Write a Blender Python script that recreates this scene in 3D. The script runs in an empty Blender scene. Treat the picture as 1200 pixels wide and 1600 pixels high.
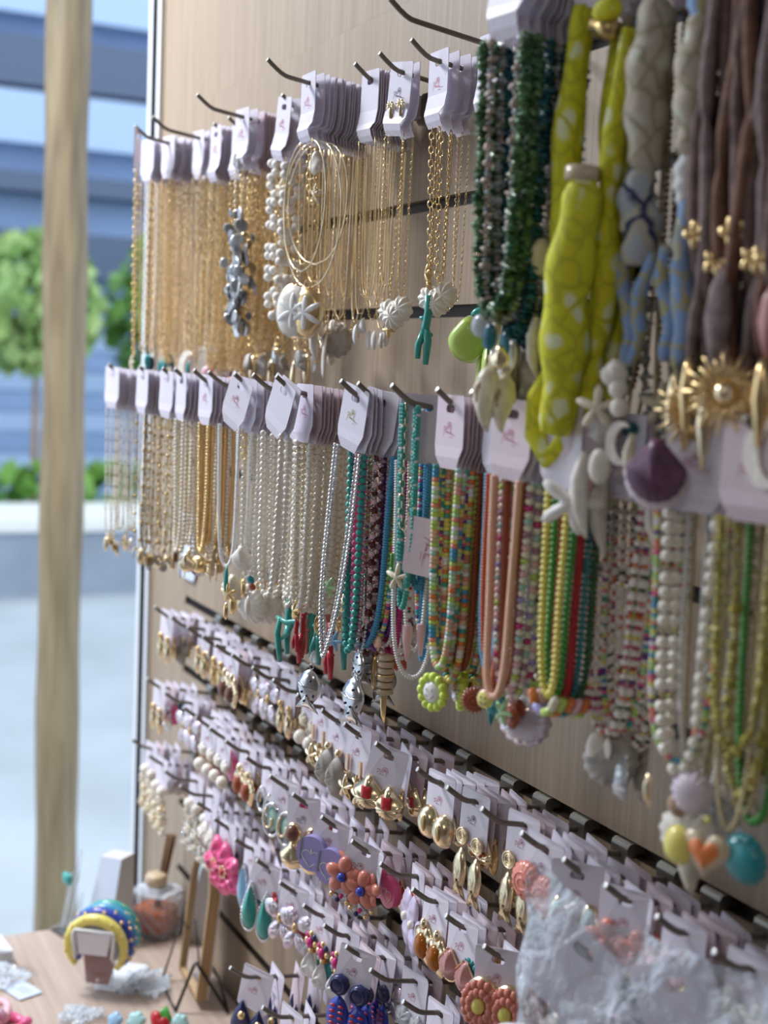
import bpy, math, random
import numpy as np
from mathutils import Matrix, Vector
from mathutils.geometry import tessellate_polygon

random.seed(7)
rng = np.random.default_rng(7)
SC = bpy.context.scene
COL = SC.collection
PI = math.pi

# ------------------------------------------------------------------ camera
cam_d = bpy.data.cameras.new('camera')
cam = bpy.data.objects.new('camera', cam_d)
COL.objects.link(cam)
FWD = Vector((-0.89205963, 0.43891742, -0.10761564)).normalized()
RIGHT = FWD.cross(Vector((-0.11501003, 0.00979805, 0.99331601))).normalized()
UP = RIGHT.cross(FWD).normalized()
CAM = Vector((2.12456847, -0.62208685, 1.5))
M = Matrix((RIGHT, UP, -FWD)).transposed().to_4x4()
M.translation = CAM
cam.matrix_world = M
cam_d.sensor_fit = 'VERTICAL'
cam_d.sensor_height = 36.0
cam_d.sensor_width = 27.0
cam_d.lens = 2133.0 / 1600.0 * 36.0
cam_d.clip_start = 0.02
cam_d.clip_end = 200
cam_d.dof.use_dof = True
cam_d.dof.focus_distance = 1.19
cam_d.dof.aperture_fstop = 4.8
SC.camera = cam

# ------------------------------------------------------------------ world, sun, exposure
W = bpy.data.worlds.new('world')
SC.world = W
W.use_nodes = True
nt = W.node_tree
bg = nt.nodes['Background']
sky = nt.nodes.new('ShaderNodeTexSky')
sky.sky_type = 'HOSEK_WILKIE'
sky.sun_direction = Vector((-0.35, 0.55, 0.75)).normalized()
sky.turbidity = 4.0
sky.ground_albedo = 0.5
mixn = nt.nodes.new('ShaderNodeMixRGB')
mixn.inputs[0].default_value = 0.75
mixn.inputs[2].default_value = (0.80, 0.88, 1.0, 1)
nt.links.new(sky.outputs[0], mixn.inputs[1])
nt.links.new(mixn.outputs[0], bg.inputs[0])
bg.inputs[1].default_value = 1.6
# area lights added to brighten the display, the first one close to the doorway
for nm, lx, ly, en, sx, colr in (('added_key_doorway', -0.14, -0.95, 42.0, 0.5, (0.92, 0.95, 1.0)), ('added_fill_shop', 2.9, -2.2, 8.0, 0.5, (1.0, 0.88, 0.74))):
    ld = bpy.data.lights.new(nm, 'AREA')
    ld.energy = en
    ld.shape = 'SQUARE'
    ld.size = sx
    ld.color = colr
    lo = bpy.data.objects.new(nm, ld)
    lo.location = (lx, ly, 2.685)
    COL.objects.link(lo)
vs = SC.view_settings
vs.view_transform = 'Standard'
vs.look = 'None'
vs.gamma = 1.0
vs.use_curve_mapping = False
vs.exposure = 0.52

# ------------------------------------------------------------------ materials
MATS = {}

def mat(name, col, rough=0.5, metal=0.0, var=0.0, vscale=40.0, stretch=(1, 1, 1), bump=0.0, coat=0.0, trans=0.0, sss=0.0, col2=None, alpha=1.0, spec=None):
    m = bpy.data.materials.new(name)
    m.use_nodes = True
    t = m.node_tree
    p = t.nodes['Principled BSDF']
    p.inputs['Base Color'].default_value = (*col, 1)
    p.inputs['Roughness'].default_value = rough
    p.inputs['Metallic'].default_value = metal
    p.inputs['Coat Weight'].default_value = coat
    p.inputs['Coat Roughness'].default_value = 0.1
    p.inputs['Transmission Weight'].default_value = trans
    p.inputs['Alpha'].default_value = alpha
    if spec is not None:
        p.inputs['Specular IOR Level'].default_value = spec
    if sss:
        p.inputs['Subsurface Weight'].default_value = sss
        p.inputs['Subsurface Radius'].default_value = (0.004, 0.003, 0.003)
    if var or bump or col2:
        tc = t.nodes.new('ShaderNodeTexCoord')
        mp = t.nodes.new('ShaderNodeMapping')
        mp.inputs['Scale'].default_value = stretch
        nz = t.nodes.new('ShaderNodeTexNoise')
        nz.inputs['Scale'].default_value = vscale
        nz.inputs['Detail'].default_value = 4
        t.links.new(tc.outputs['Object'], mp.inputs[0])
        t.links.new(mp.outputs[0], nz.inputs['Vector'])
        if var or col2:
            r = t.nodes.new('ShaderNodeValToRGB')
            c2 = col2 or tuple(max(0, c * (1 - var)) for c in col)
            c1 = col if col2 else tuple(min(1, c * (1 + var)) for c in col)
            r.color_ramp.elements[0].position = 0.35
            r.color_ramp.elements[1].position = 0.65
            r.color_ramp.elements[0].color = (*c2, 1)
            r.color_ramp.elements[1].color = (*c1, 1)
            t.links.new(nz.outputs[0], r.inputs[0])
            t.links.new(r.outputs[0], p.inputs['Base Color'])
        if bump:
            b = t.nodes.new('ShaderNodeBump')
            b.inputs['Strength'].default_value = bump
            b.inputs['Distance'].default_value = 0.002
            t.links.new(nz.outputs[0], b.inputs['Height'])
            t.links.new(b.outputs[0], p.inputs['Normal'])
    MATS[name] = m
    return m

def wood_mat(name, c1, c2, axis, rough=0.5, fine=190.0, vs_=1.0):
    """laminate with a straight grain along one axis: 0 x, 1 y, 2 z"""
    m = bpy.data.materials.new(name)
    m.use_nodes = True
    t = m.node_tree
    p = t.nodes['Principled BSDF']
    tc = t.nodes.new('ShaderNodeTexCoord')
    cols = []
    for k, (sc, lo) in enumerate(((fine, 2.5), (fine * 0.16, 0.8))):
        s = [sc, sc, sc]
        s[axis] = lo * 2
        mp = t.nodes.new('ShaderNodeMapping')
        mp.inputs['Scale'].default_value = s
        nz = t.nodes.new('ShaderNodeTexNoise')
        nz.inputs['Scale'].default_value = 1.0 * vs_
        nz.inputs['Detail'].default_value = 3 if k else 6
        nz.inputs['Distortion'].default_value = 0.4
        t.links.new(tc.outputs['Object'], mp.inputs[0])
        t.links.new(mp.outputs[0], nz.inputs['Vector'])
        cols.append(nz)
    mx = t.nodes.new('ShaderNodeMixRGB')
    mx.inputs[0].default_value = 0.4
    t.links.new(cols[0].outputs[0], mx.inputs[1])
    t.links.new(cols[1].outputs[0], mx.inputs[2])
    r = t.nodes.new('ShaderNodeValToRGB')
    r.color_ramp.elements[0].position = 0.36
    r.color_ramp.elements[1].position = 0.64
    r.color_ramp.elements[0].color = (*c2, 1)
    r.color_ramp.elements[1].color = (*c1, 1)
    t.links.new(mx.outputs[0], r.inputs[0])
    t.links.new(r.outputs[0], p.inputs['Base Color'])
    p.inputs['Roughness'].default_value = rough
    b = t.nodes.new('ShaderNodeBump')
    b.inputs['Strength'].default_value = 0.12
    b.inputs['Distance'].default_value = 0.001
    t.links.new(cols[0].outputs[0], b.inputs['Height'])
    t.links.new(b.outputs[0], p.inputs['Normal'])
    MATS[name] = m
    return m

def card_mat(name, base, dots):
    """printed card: plain above, a fine speckle or hatch print toward the lower edge (local z)"""
    m = bpy.data.materials.new(name)
    m.use_nodes = True
    t = m.node_tree
    p = t.nodes['Principled BSDF']
    tc = t.nodes.new('ShaderNodeTexCoord')
    vo = t.nodes.new('ShaderNodeTexVoronoi')
    vo.inputs['Scale'].default_value = 900.0
    t.links.new(tc.outputs['Object'], vo.inputs['Vector'])
    lt = t.nodes.new('ShaderNodeMath'); lt.operation = 'LESS_THAN'; lt.inputs[1].default_value = 0.33
    t.links.new(vo.outputs['Distance'], lt.inputs[0])
    sx = t.nodes.new('ShaderNodeSeparateXYZ')
    t.links.new(tc.outputs['Object'], sx.inputs[0])
    mr = t.nodes.new('ShaderNodeMapRange')
    mr.inputs['From Min'].default_value = -0.018
    mr.inputs['From Max'].default_value = -0.046
    t.links.new(sx.outputs['Z'], mr.inputs['Value'])
    mu = t.nodes.new('ShaderNodeMath'); mu.operation = 'MULTIPLY'
    t.links.new(lt.outputs[0], mu.inputs[0]); t.links.new(mr.outputs[0], mu.inputs[1])
    m2 = t.nodes.new('ShaderNodeMath'); m2.operation = 'MULTIPLY'; m2.inputs[1].default_value = 0.55
    t.links.new(mu.outputs[0], m2.inputs[0])
    mx = t.nodes.new('ShaderNodeMixRGB')
    mx.inputs[1].default_value = (*base, 1)
    mx.inputs[2].default_value = (*dots, 1)
    t.links.new(m2.outputs[0], mx.inputs[0])
    t.links.new(mx.outputs[0], p.inputs['Base Color'])
    p.inputs['Roughness'].default_value = 0.45
    MATS[name] = m
    return m

def fabric_mat(name, base, blot, line, scale=55.0, thr=0.34):
    """printed scarf cloth: pale blots edged by darker lines on a ground colour"""
    m = bpy.data.materials.new(name)
    m.use_nodes = True
    t = m.node_tree
    p = t.nodes['Principled BSDF']
    tc = t.nodes.new('ShaderNodeTexCoord')
    mp = t.nodes.new('ShaderNodeMapping'); mp.inputs['Scale'].default_value = (1, 1, 0.8)
    t.links.new(tc.outputs['Object'], mp.inputs[0])
    nz = t.nodes.new('ShaderNodeTexNoise'); nz.inputs['Scale'].default_value = 70
    ad = t.nodes.new('ShaderNodeMixRGB'); ad.blend_type = 'ADD'; ad.inputs[0].default_value = 0.012
    t.links.new(tc.outputs['Object'], nz.inputs['Vector'])
    t.links.new(mp.outputs[0], ad.inputs[1]); t.links.new(nz.outputs[1], ad.inputs[2])
    vo = t.nodes.new('ShaderNodeTexVoronoi'); vo.inputs['Scale'].default_value = scale
    ve = t.nodes.new('ShaderNodeTexVoronoi'); ve.inputs['Scale'].default_value = scale; ve.feature = 'DISTANCE_TO_EDGE'
    t.links.new(ad.outputs[0], vo.inputs['Vector']); t.links.new(ad.outputs[0], ve.inputs['Vector'])
    r1 = t.nodes.new('ShaderNodeValToRGB')
    e = r1.color_ramp.elements
    e[0].position = thr * 0.75; e[0].color = (*blot, 1)
    e[1].position = thr * 1.35; e[1].color = (*base, 1)
    r2 = t.nodes.new('ShaderNodeMapRange')
    r2.inputs['From Min'].default_value = 0.03; r2.inputs['From Max'].default_value = 0.10
    r2.inputs['To Min'].default_value = 1.0; r2.inputs['To Max'].default_value = 0.0
    t.links.new(ve.outputs['Distance'], r2.inputs['Value'])
    t.links.new(vo.outputs['Distance'], r1.inputs[0])
    r = t.nodes.new('ShaderNodeMixRGB')
    t.links.new(r2.outputs[0], r.inputs[0]); t.links.new(r1.outputs[0], r.inputs[1])
    r.inputs[2].default_value = (*line, 1)
    t.links.new(r.outputs[0], p.inputs['Base Color'])
    p.inputs['Roughness'].default_value = 0.75
    MATS[name] = m
    return m

WOODW = wood_mat('oak_laminate_wall', (0.405, 0.310, 0.220), (0.295, 0.222, 0.152), 2)
WOODT = wood_mat('oak_laminate_table', (0.56, 0.44, 0.36), (0.42, 0.32, 0.26), 0, rough=0.35, fine=120)
WOODP = wood_mat('pale_wood_post', (0.30, 0.235, 0.135), (0.15, 0.11, 0.06), 2, fine=55)
WOODF = wood_mat('mirror_frame_wood', (0.50, 0.33, 0.17), (0.36, 0.22, 0.11), 2, fine=200)
mat('slot_dark', (0.030, 0.024, 0.020), 0.45, 0.3)
mat('slot_bronze', (0.16, 0.13, 0.105), 0.35, 0.8)
mat('hook_metal', (0.20, 0.172, 0.145), 0.42, 0.35)
mat('bracket_metal', (0.34, 0.33, 0.29), 0.33, 0.8)
mat('hook_end', (0.75, 0.73, 0.70), 0.35, 0.6)
mat('black', (0.010, 0.010, 0.011), 0.9, spec=0.1)
mat('black_wire', (0.015, 0.015, 0.016), 0.35, 0.3)
mat('white_trim', (0.72, 0.75, 0.80), 0.5)
card_mat('card', (0.74, 0.70, 0.80), (0.42, 0.27, 0.33))
card_mat('card_pink', (0.72, 0.60, 0.66), (0.42, 0.22, 0.30))
mat('ink_red', (0.55, 0.20, 0.27), 0.6)
mat('ink_dark', (0.10, 0.09, 0.16), 0.6)
mat('ink_green', (0.45, 0.42, 0.12), 0.6)
mat('sticker', (0.86, 0.86, 0.90), 0.5)
mat('gold', (0.88, 0.65, 0.33), 0.28, 1.0)
mat('gold_pale', (0.94, 0.78, 0.52), 0.24, 1.0)
mat('gold_rose', (0.85, 0.57, 0.36), 0.25, 1.0)
mat('gold_dark', (0.50, 0.36, 0.16), 0.35, 1.0)
mat('silver', (0.80, 0.80, 0.82), 0.22, 1.0)
mat('silver_dark', (0.42, 0.42, 0.43), 0.3, 1.0)
mat('pearl', (0.90, 0.85, 0.76), 0.30, 0.0, coat=0.3)
mat('pearl_cream', (0.86, 0.77, 0.60), 0.30, coat=0.3)
mat('pearl_baroque', (0.84, 0.82, 0.80), 0.16, coat=0.8, var=0.08, vscale=300, bump=0.4)
mat('white_bead', (0.88, 0.88, 0.88), 0.35)
mat('matte_white', (0.86, 0.83, 0.79), 0.6, var=0.05, vscale=200)
mat('shell_white', (0.84, 0.79, 0.71), 0.35, var=0.10, vscale=120, bump=0.3)
mat('shell_cream', (0.78, 0.70, 0.54), 0.35, var=0.12, vscale=90, bump=0.3)
mat('shell_grey', (0.44, 0.41, 0.38), 0.45, var=0.25, vscale=110, bump=0.5)
mat('shell_brown', (0.42, 0.28, 0.17), 0.4, var=0.35, vscale=120, bump=0.3)
mat('shell_purple', (0.14, 0.055, 0.11), 0.4, var=0.3, vscale=60, bump=0.3)
mat('shell_lilac', (0.70, 0.60, 0.68), 0.25, var=0.12, vscale=60)
mat('mother_of_pearl', (0.66, 0.70, 0.74), 0.15, 0.35, var=0.25, vscale=120)
mat('nacre_grey', (0.33, 0.34, 0.36), 0.2, 0.45, var=0.3, vscale=120)
mat('crystal', (0.86, 0.89, 0.92), 0.05, trans=0.6)
mat('crystal_pink', (0.86, 0.55, 0.68), 0.08, trans=0.5)
mat('iridescent', (0.80, 0.84, 0.90), 0.12, 0.5, col2=(0.88, 0.72, 0.85), vscale=160)
for n, c in dict(turquoise=(0.05, 0.38, 0.34), teal=(0.02, 0.25, 0.27), blue=(0.06, 0.33, 0.56), navy=(0.015, 0.02, 0.10), cobalt=(0.03, 0.06, 0.42),
                 sky=(0.33, 0.56, 0.78), aqua=(0.42, 0.70, 0.70), seafoam=(0.40, 0.62, 0.54), green=(0.06, 0.33, 0.05), darkgreen=(0.02, 0.13, 0.04), lime=(0.52, 0.70, 0.14),
                 palegreen=(0.50, 0.78, 0.42), yellow=(0.85, 0.75, 0.18), neon=(0.72, 0.90, 0.12), orange=(0.78, 0.22, 0.05), darkorange=(0.60, 0.11, 0.03), rust=(0.36, 0.08, 0.03),
                 peach=(0.86, 0.52, 0.36), coral=(0.85, 0.29, 0.22), salmon=(0.66, 0.22, 0.16), red=(0.52, 0.02, 0.03), magenta=(0.60, 0.03, 0.22), pink=(0.84, 0.12, 0.31),
                 palepink=(0.85, 0.52, 0.58), purple=(0.14, 0.05, 0.30), lilac=(0.38, 0.34, 0.68), palelilac=(0.66, 0.58, 0.78), brown=(0.17, 0.07, 0.04), tan=(0.62, 0.48, 0.32),
                 olive=(0.42, 0.36, 0.06), mauve=(0.42, 0.22, 0.33), maroon=(0.11, 0.012, 0.012), dustypink=(0.55, 0.25, 0.24)).items():
    mat(n, c, 0.32, coat=0.25)
mat('amber', (0.50, 0.16, 0.02), 0.1, trans=0.35)
mat('amber_liquid', (0.62, 0.13, 0.015), 0.05, trans=0.25)
mat('cut_glass', (0.93, 0.95, 0.97), 0.03, trans=0.88)
mat('chip_green', (0.035, 0.14, 0.075), 0.3, col2=(0.16, 0.30, 0.11), vscale=140)
mat('chip_blue', (0.015, 0.085, 0.14), 0.3, col2=(0.02, 0.19, 0.24), vscale=140)
mat('chip_clear', (0.62, 0.66, 0.70), 0.15, trans=0.3)
mat('chip_tan', (0.52, 0.42, 0.36), 0.4, var=0.3, vscale=150)
mat('resin_lime', (0.55, 0.70, 0.14), 0.15, trans=0.35)
mat('resin_clear_lime', (0.80, 0.88, 0.50), 0.08, trans=0.65)
mat('suede_brown', (0.15, 0.095, 0.085), 0.85, var=0.35, vscale=120)
mat('suede_grey', (0.22, 0.165, 0.165), 0.85, var=0.3, vscale=120)
mat('suede_rust', (0.17, 0.085, 0.055), 0.85, var=0.3, vscale=120)
mat('cord_gold', (0.55, 0.45, 0.25), 0.6, var=0.2, vscale=400)
fabric_mat('scarf_yellow', (0.68, 0.66, 0.02), (0.78, 0.82, 0.50), (0.52, 0.50, 0.02), 62, 0.27)
fabric_mat('scarf_cream', (0.52, 0.45, 0.36), (0.60, 0.60, 0.50), (0.34, 0.30, 0.20), 60, 0.24)
fabric_mat('scarf_blue', (0.30, 0.45, 0.74), (0.62, 0.60, 0.45), (0.50, 0.46, 0.22), 60, 0.24)
fabric_mat('scarf_navy', (0.58, 0.54, 0.44), (0.44, 0.50, 0.56), (0.03, 0.04, 0.12), 45, 0.34)
mat('cloth_white', (0.80, 0.80, 0.80), 0.8, var=0.08, vscale=60)
mat('plastic_white', (0.82, 0.84, 0.88), 0.25)
mat('mirror_glass', (0.88, 0.91, 0.94), 0.02, 1.0)
mat('acrylic', (0.92, 0.95, 0.97), 0.02, trans=0.9)
mat('reed', (0.24, 0.13, 0.07), 0.7)
mat('box_blue', (0.62, 0.70, 0.84), 0.45)
mat('box_side', (0.62, 0.60, 0.60), 0.5)
mat('mirror_pink', (0.44, 0.29, 0.28), 0.12, 0.0, coat=0.6)
mat('ceiling_white', (0.4, 0.4, 0.4), 0.8)
mat('wall_paint', (0.14, 0.12, 0.11), 0.8)
mat('floor_tile', (0.25, 0.22, 0.20), 0.5)
mat('pavement', (0.42, 0.47, 0.50), 0.8, var=0.10, vscale=1.2)
mat('planter_grey', (0.30, 0.35, 0.42), 0.8, var=0.1, vscale=2)
mat('ledge_white', (0.80, 0.82, 0.78), 0.8)
mat('facade_blue', (0.32, 0.46, 0.72), 0.7, var=0.06, vscale=1.5)
mat('facade_pale', (0.48, 0.64, 0.90), 0.7)
mat('facade_dark', (0.12, 0.16, 0.25), 0.7)
mat('leaf_green', (0.27, 0.50, 0.10), 0.5, col2=(0.12, 0.30, 0.06), vscale=2.5)
mat('leaf_pale', (0.52, 0.66, 0.26), 0.5, col2=(0.26, 0.46, 0.14), vscale=2.5)

def bag_mat():
    m = bpy.data.materials.new('clear_film')
    m.use_nodes = True
    t = m.node_tree
    out = t.nodes['Material Output']
    p = t.nodes['Principled BSDF']
    p.inputs['Base Color'].default_value = (0.78, 0.86, 0.95, 1)
    p.inputs['Roughness'].default_value = 0.12
    tr = t.nodes.new('ShaderNodeBsdfTransparent')
    lw = t.nodes.new('ShaderNodeLayerWeight'); lw.inputs[0].default_value = 0.35
    mr = t.nodes.new('ShaderNodeMapRange')
    mr.inputs['To Min'].default_value = 0.16; mr.inputs['To Max'].default_value = 0.85
    nz = t.nodes.new('ShaderNodeTexNoise'); nz.inputs['Scale'].default_value = 42; nz.inputs['Detail'].default_value = 3; nz.inputs['Distortion'].default_value = 1.5
    tc = t.nodes.new('ShaderNodeTexCoord'); bp = t.nodes.new('ShaderNodeBump'); bp.inputs['Strength'].default_value = 0.9; bp.inputs['Distance'].default_value = 0.012
    t.links.new(tc.outputs['Object'], nz.inputs['Vector']); t.links.new(nz.outputs[0], bp.inputs['Height']); t.links.new(bp.outputs[0], p.inputs['Normal']); t.links.new(bp.outputs[0], lw.inputs['Normal'])
    t.links.new(lw.outputs['Facing'], mr.inputs['Value'])
    mx = t.nodes.new('ShaderNodeMixShader')
    t.links.new(mr.outputs[0], mx.inputs[0])
    t.links.new(tr.outputs[0], mx.inputs[1]); t.links.new(p.outputs[0], mx.inputs[2])
    t.links.new(mx.outputs[0], out.inputs['Surface'])
    MATS['clear_film'] = m
bag_mat()

# ------------------------------------------------------------------ mesh helpers
def tri_mesh(name, V, F, mats, midx=None, smooth=True):
    """mesh from a vertex array and a triangle array"""
    V = np.asarray(V, dtype=np.float32).reshape(-1, 3)
    F = np.asarray(F, dtype=np.int32).reshape(-1, 3)
    me = bpy.data.meshes.new(name)
    n, m = len(V), len(F)
    me.vertices.add(n)
    me.vertices.foreach_set('co', V.ravel())
    me.loops.add(m * 3)
    me.loops.foreach_set('vertex_index', F.ravel())
    me.polygons.add(m)
    me.polygons.foreach_set('loop_start', np.arange(0, m * 3, 3, dtype=np.int32))
    if midx is not None:
        me.polygons.foreach_set('material_index', np.asarray(midx, dtype=np.int32))
    sm = np.ones(m, dtype=bool) if smooth is True else (np.zeros(m, dtype=bool) if smooth is False else np.asarray(smooth))
    me.polygons.foreach_set('use_smooth', sm)
    for x in mats:
        me.materials.append(MATS[x])
    me.update(calc_edges=True)
    me.validate()
    return me

def t_sphere(ns=8, nr=5):
    V = [(0, 0, 1)]
    for i in range(1, nr):
        a = PI * i / nr
        for j in range(ns):
            b = 2 * PI * j / ns
            V.append((math.sin(a) * math.cos(b), math.sin(a) * math.sin(b), math.cos(a)))
    V.append((0, 0, -1))
    F = []
    for j in range(ns):
        F.append((0, 1 + j, 1 + (j + 1) % ns))
    for i in range(nr - 2):
        for j in range(ns):
            a = 1 + i * ns + j; b = 1 + i * ns + (j + 1) % ns
            F += [(a, a + ns, b), (b, a + ns, b + ns)]
    L = len(V) - 1
    o = 1 + (nr - 2) * ns
    for j in range(ns):
        F.append((o + j, L, o + (j + 1) % ns))
    return np.array(V), np.array(F)

def t_cyl(ns=8, bev=0.25):
    """bead-like drum, axis z, from -1 to 1 with rounded rims"""
    prof = [(1 - bev, 1), (1, 1 - bev * 1.2), (1, -1 + bev * 1.2), (1 - bev, -1)]
    V = [(0, 0, 1)]
    for r, z in prof:
        for j in range(ns):
            b = 2 * PI * j / ns
            V.append((r * math.cos(b), r * math.sin(b), z))
    V.append((0, 0, -1))
    F = []
    for j in range(ns):
        F.append((0, 1 + j, 1 + (j + 1) % ns))
    for i in range(3):
        for j in range(ns):
            a = 1 + i * ns + j; b = 1 + i * ns + (j + 1) % ns
            F += [(a, a + ns, b), (b, a + ns, b + ns)]
    L = len(V) - 1
    o = 1 + 3 * ns
    for j in range(ns):
        F.append((o + j, L, o + (j + 1) % ns))
    return np.array(V), np.array(F)

def t_torus(R=1.0, r=0.22, ns=8, nr=4, oval=1.6):
    V, F = [], []
    for i in range(ns):
        a = 2 * PI * i / ns
        for j in range(nr):
            b = 2 * PI * j / nr
            rr = R + r * math.cos(b)
            V.append((rr * math.cos(a), r * math.sin(b), rr * math.sin(a) * oval))
    for i in range(ns):
        for j in range(nr):
            a = i * nr + j; b = i * nr + (j + 1) % nr
            c = ((i + 1) % ns) * nr + j; d = ((i + 1) % ns) * nr + (j + 1) % nr
            F += [(a, b, c), (b, d, c)]
    return np.array(V), np.array(F)

TPL = {'ball': t_sphere(8, 5), 'fine': t_sphere(12, 8), 'seed': t_sphere(6, 4), 'drum': t_cyl(8), 'link': t_torus(1.0, 0.28, 8, 4, 1.5), 'ring': t_torus(1.0, 0.16, 12, 5, 1.0), 'chainseed': t_torus(1.0, 0.30, 6, 3, 1.5)}

class MB:
    """collects pieces of geometry with material names and turns them into one mesh"""
    def __init__(self):
        self.V, self.F, self.M, self.S, self.n, self.mats = [], [], [], [], 0, []
    def mi(self, m):
        if m not in self.mats:
            self.mats.append(m)
        return self.mats.index(m)
    def add(self, V, F, m, smooth=True):
        V = np.asarray(V, float).reshape(-1, 3); F = np.asarray(F, int).reshape(-1, 3)
        self.V.append(V); self.F.append(F + self.n); self.n += len(V)
        self.M.append(np.full(len(F), self.mi(m))); self.S.append(np.full(len(F), bool(smooth)))
        return self
    def tpl(self, kind, c, s, m, rot=None, smooth=True):
        V, F = TPL[kind]
        V = V * np.asarray(s)
        if rot is not None:
            V = V @ np.asarray(rot).T
        return self.add(V + np.asarray(c), F, m, smooth)
    def box(self, a, b, m):
        x0, y0, z0 = a; x1, y1, z1 = b
        V = [(x0, y0, z0), (x1, y0, z0), (x1, y1, z0), (x0, y1, z0), (x0, y0, z1), (x1, y0, z1), (x1, y1, z1), (x0, y1, z1)]
        q = [(0, 3, 2, 1), (4, 5, 6, 7), (0, 1, 5, 4), (1, 2, 6, 5), (2, 3, 7, 6), (3, 0, 4, 7)]
        F = []
        for a_, b_, c_, d_ in q:
            F += [(a_, b_, c_), (a_, c_, d_)]
        return self.add(V, F, m, False)
    def tube(self, pts, r, m, ns=6, cap=True, smooth=True):
        P = np.asarray(pts, float)
        n = len(P)
        r = np.full(n, r) if np.isscalar(r) else np.asarray(r, float)
        T = np.gradient(P, axis=0)
        T /= np.linalg.norm(T, axis=1)[:, None] + 1e-12
        ref = np.array([0, 1.0, 0]) if abs(T[0][1]) < 0.9 else np.array([1.0, 0, 0])
        V = []
        A = np.cross(T[0], ref); A /= np.linalg.norm(A)
        for i in range(n):
            A = A - T[i] * (A @ T[i]); A /= np.linalg.norm(A) + 1e-12
            B = np.cross(T[i], A)
            for j in range(ns):
                a = 2 * PI * j / ns
                V.append(P[i] + r[i] * (math.cos(a) * A + math.sin(a) * B))
        F = []
        for i in range(n - 1):
            for j in range(ns):
                a = i * ns + j; b = i * ns + (j + 1) % ns
                F += [(a, b, a + ns), (b, b + ns, a + ns)]
        if cap:
            V.append(P[0]); V.append(P[-1])
            for j in range(ns):
                F.append((n * ns, (j + 1) % ns, j))
                F.append((n * ns + 1, (n - 1) * ns + j, (n - 1) * ns + (j + 1) % ns))
        return self.add(V, F, m, smooth)
    def plate(self, outer, holes, t, m, yf=None, bend=None):
        """flat sheet in the xz plane, thickness t about y=0, with holes"""
        loops = [[Vector((x, z, 0)) for x, z in outer]] + [[Vector((x, z, 0)) for x, z in h] for h in holes]
        tri = tessellate_polygon(loops)
        P = [p for l in loops for p in l]
        n = len(P)
        fy = bend or (lambda x, z: 0.0)
        V = [(p.x, fy(p.x, p.y) - t / 2, p.y) for p in P] + [(p.x, fy(p.x, p.y) + t / 2, p.y) for p in P]
        F = []
        for a, b, c in tri:
            nz = (P[b] - P[a]).cross(P[c] - P[a]).z
            if nz < 0:
                b, c = c, b
            F += [(a, b, c), (a + n, c + n, b + n)]
        o = 0
        for li, l in enumerate(loops):
            k = len(l)
            for i in range(k):
                a, b = o + i, o + (i + 1) % k
                F += [(a, a + n, b), (b, a + n, b + n)]
            o += k
        return self.add(V, F, m, False)
    def pillow(self, outline, t, m, c=(0, 0, 0), rings=4, ribs=None, back=0.15, rot=None, smooth=True, dome=0.5):
        """domed plaque: the outline in xz, its front swelling towards -y by t"""
        O = np.asarray(outline, float)
        ctr = O.mean(axis=0)
        n = len(O)
        V, F = [], []
        fr = [1.0 - (i / rings) ** 1.0 for i in range(rings)]
        th = np.arctan2(O[:, 1] - ctr[1], O[:, 0] - ctr[0])
        for f in fr:
            h = t * (1 - f ** 2) ** dome
            for k in range(n):
                hh = h * (ribs(th[k], f) if ribs else 1.0)
                V.append((ctr[0] + (O[k, 0] - ctr[0]) * f, -hh, ctr[1] + (O[k, 1] - ctr[1]) * f))
        V.append((ctr[0], -t * (ribs(0, 0.0) if ribs else 1.0), ctr[1]))
        for i in range(rings - 1):
            for k in range(n):
                a, b = i * n + k, i * n + (k + 1) % n
                F += [(a, b, a + n), (b, b + n, a + n)]
        cidx = rings * n
        for k in range(n):
            F.append(((rings - 1) * n + k, (rings - 1) * n + (k + 1) % n, cidx))
        o = len(V)
        for k in range(n):
            V.append((O[k, 0], t * back, O[k, 1]))
        V.append((ctr[0], t * back, ctr[1]))
        for k in range(n):
            a, b = k, (k + 1) % n
            F += [(a, o + a, b), (b, o + a, o + b), (o + b, o + a, o + n)]
        V = np.array(V)
        if rot is not None:
            V = V @ np.asarray(rot).T
        return self.add(V + np.asarray(c), F, m, smooth)
    def mesh(self, name):
        return tri_mesh(name, np.concatenate(self.V), np.concatenate(self.F), self.mats, np.concatenate(self.M), np.concatenate(self.S))

def rotm(ax, a):
    return np.array(Matrix.Rotation(a, 3, ax))

def polar(rf, n=40):
    return [(rf(a) * math.cos(a), rf(a) * math.sin(a)) for a in [2 * PI * i / n for i in range(n)]]

def ellipse(rx, rz, n=24):
    return [(rx * math.cos(2 * PI * i / n), rz * math.sin(2 * PI * i / n)) for i in range(n)]

def rrect(x0, z0, x1, z1, r, k=4):
    out = []
    for cx, cz, a0 in ((x1 - r, z1 - r, 0), (x0 + r, z1 - r, 90), (x0 + r, z0 + r, 180), (x1 - r, z0 + r, 270)):
        for i in range(k + 1):
            a = math.radians(a0 + 90 * i / k)
            out.append((cx + r * math.cos(a), cz + r * math.sin(a)))
    return out

def star(R, n=5, inner=0.38, p=1.4, N=50, ph=PI / 2):
    return polar(lambda a: R * (inner + (1 - inner) * ((1 + math.cos(n * (a - ph))) / 2) ** p), N)

def flower(R, n=5, depth=0.28, N=60, ph=PI / 2):
    return polar(lambda a: R * (1 - depth + depth * abs(math.cos(n * (a - ph) / 2)) ** 0.7), N)

def drop(rx, h, n=28):
    """teardrop hanging from the origin down to -h"""
    out = []
    for i in range(n):
        a = 2 * PI * i / n
        s = (1 - math.cos(a)) / 2
        w = rx * math.sin(a) * (math.sin(a / 2) ** 1.1)
        out.append((w, -h * s))
    return out[::-1]

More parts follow.
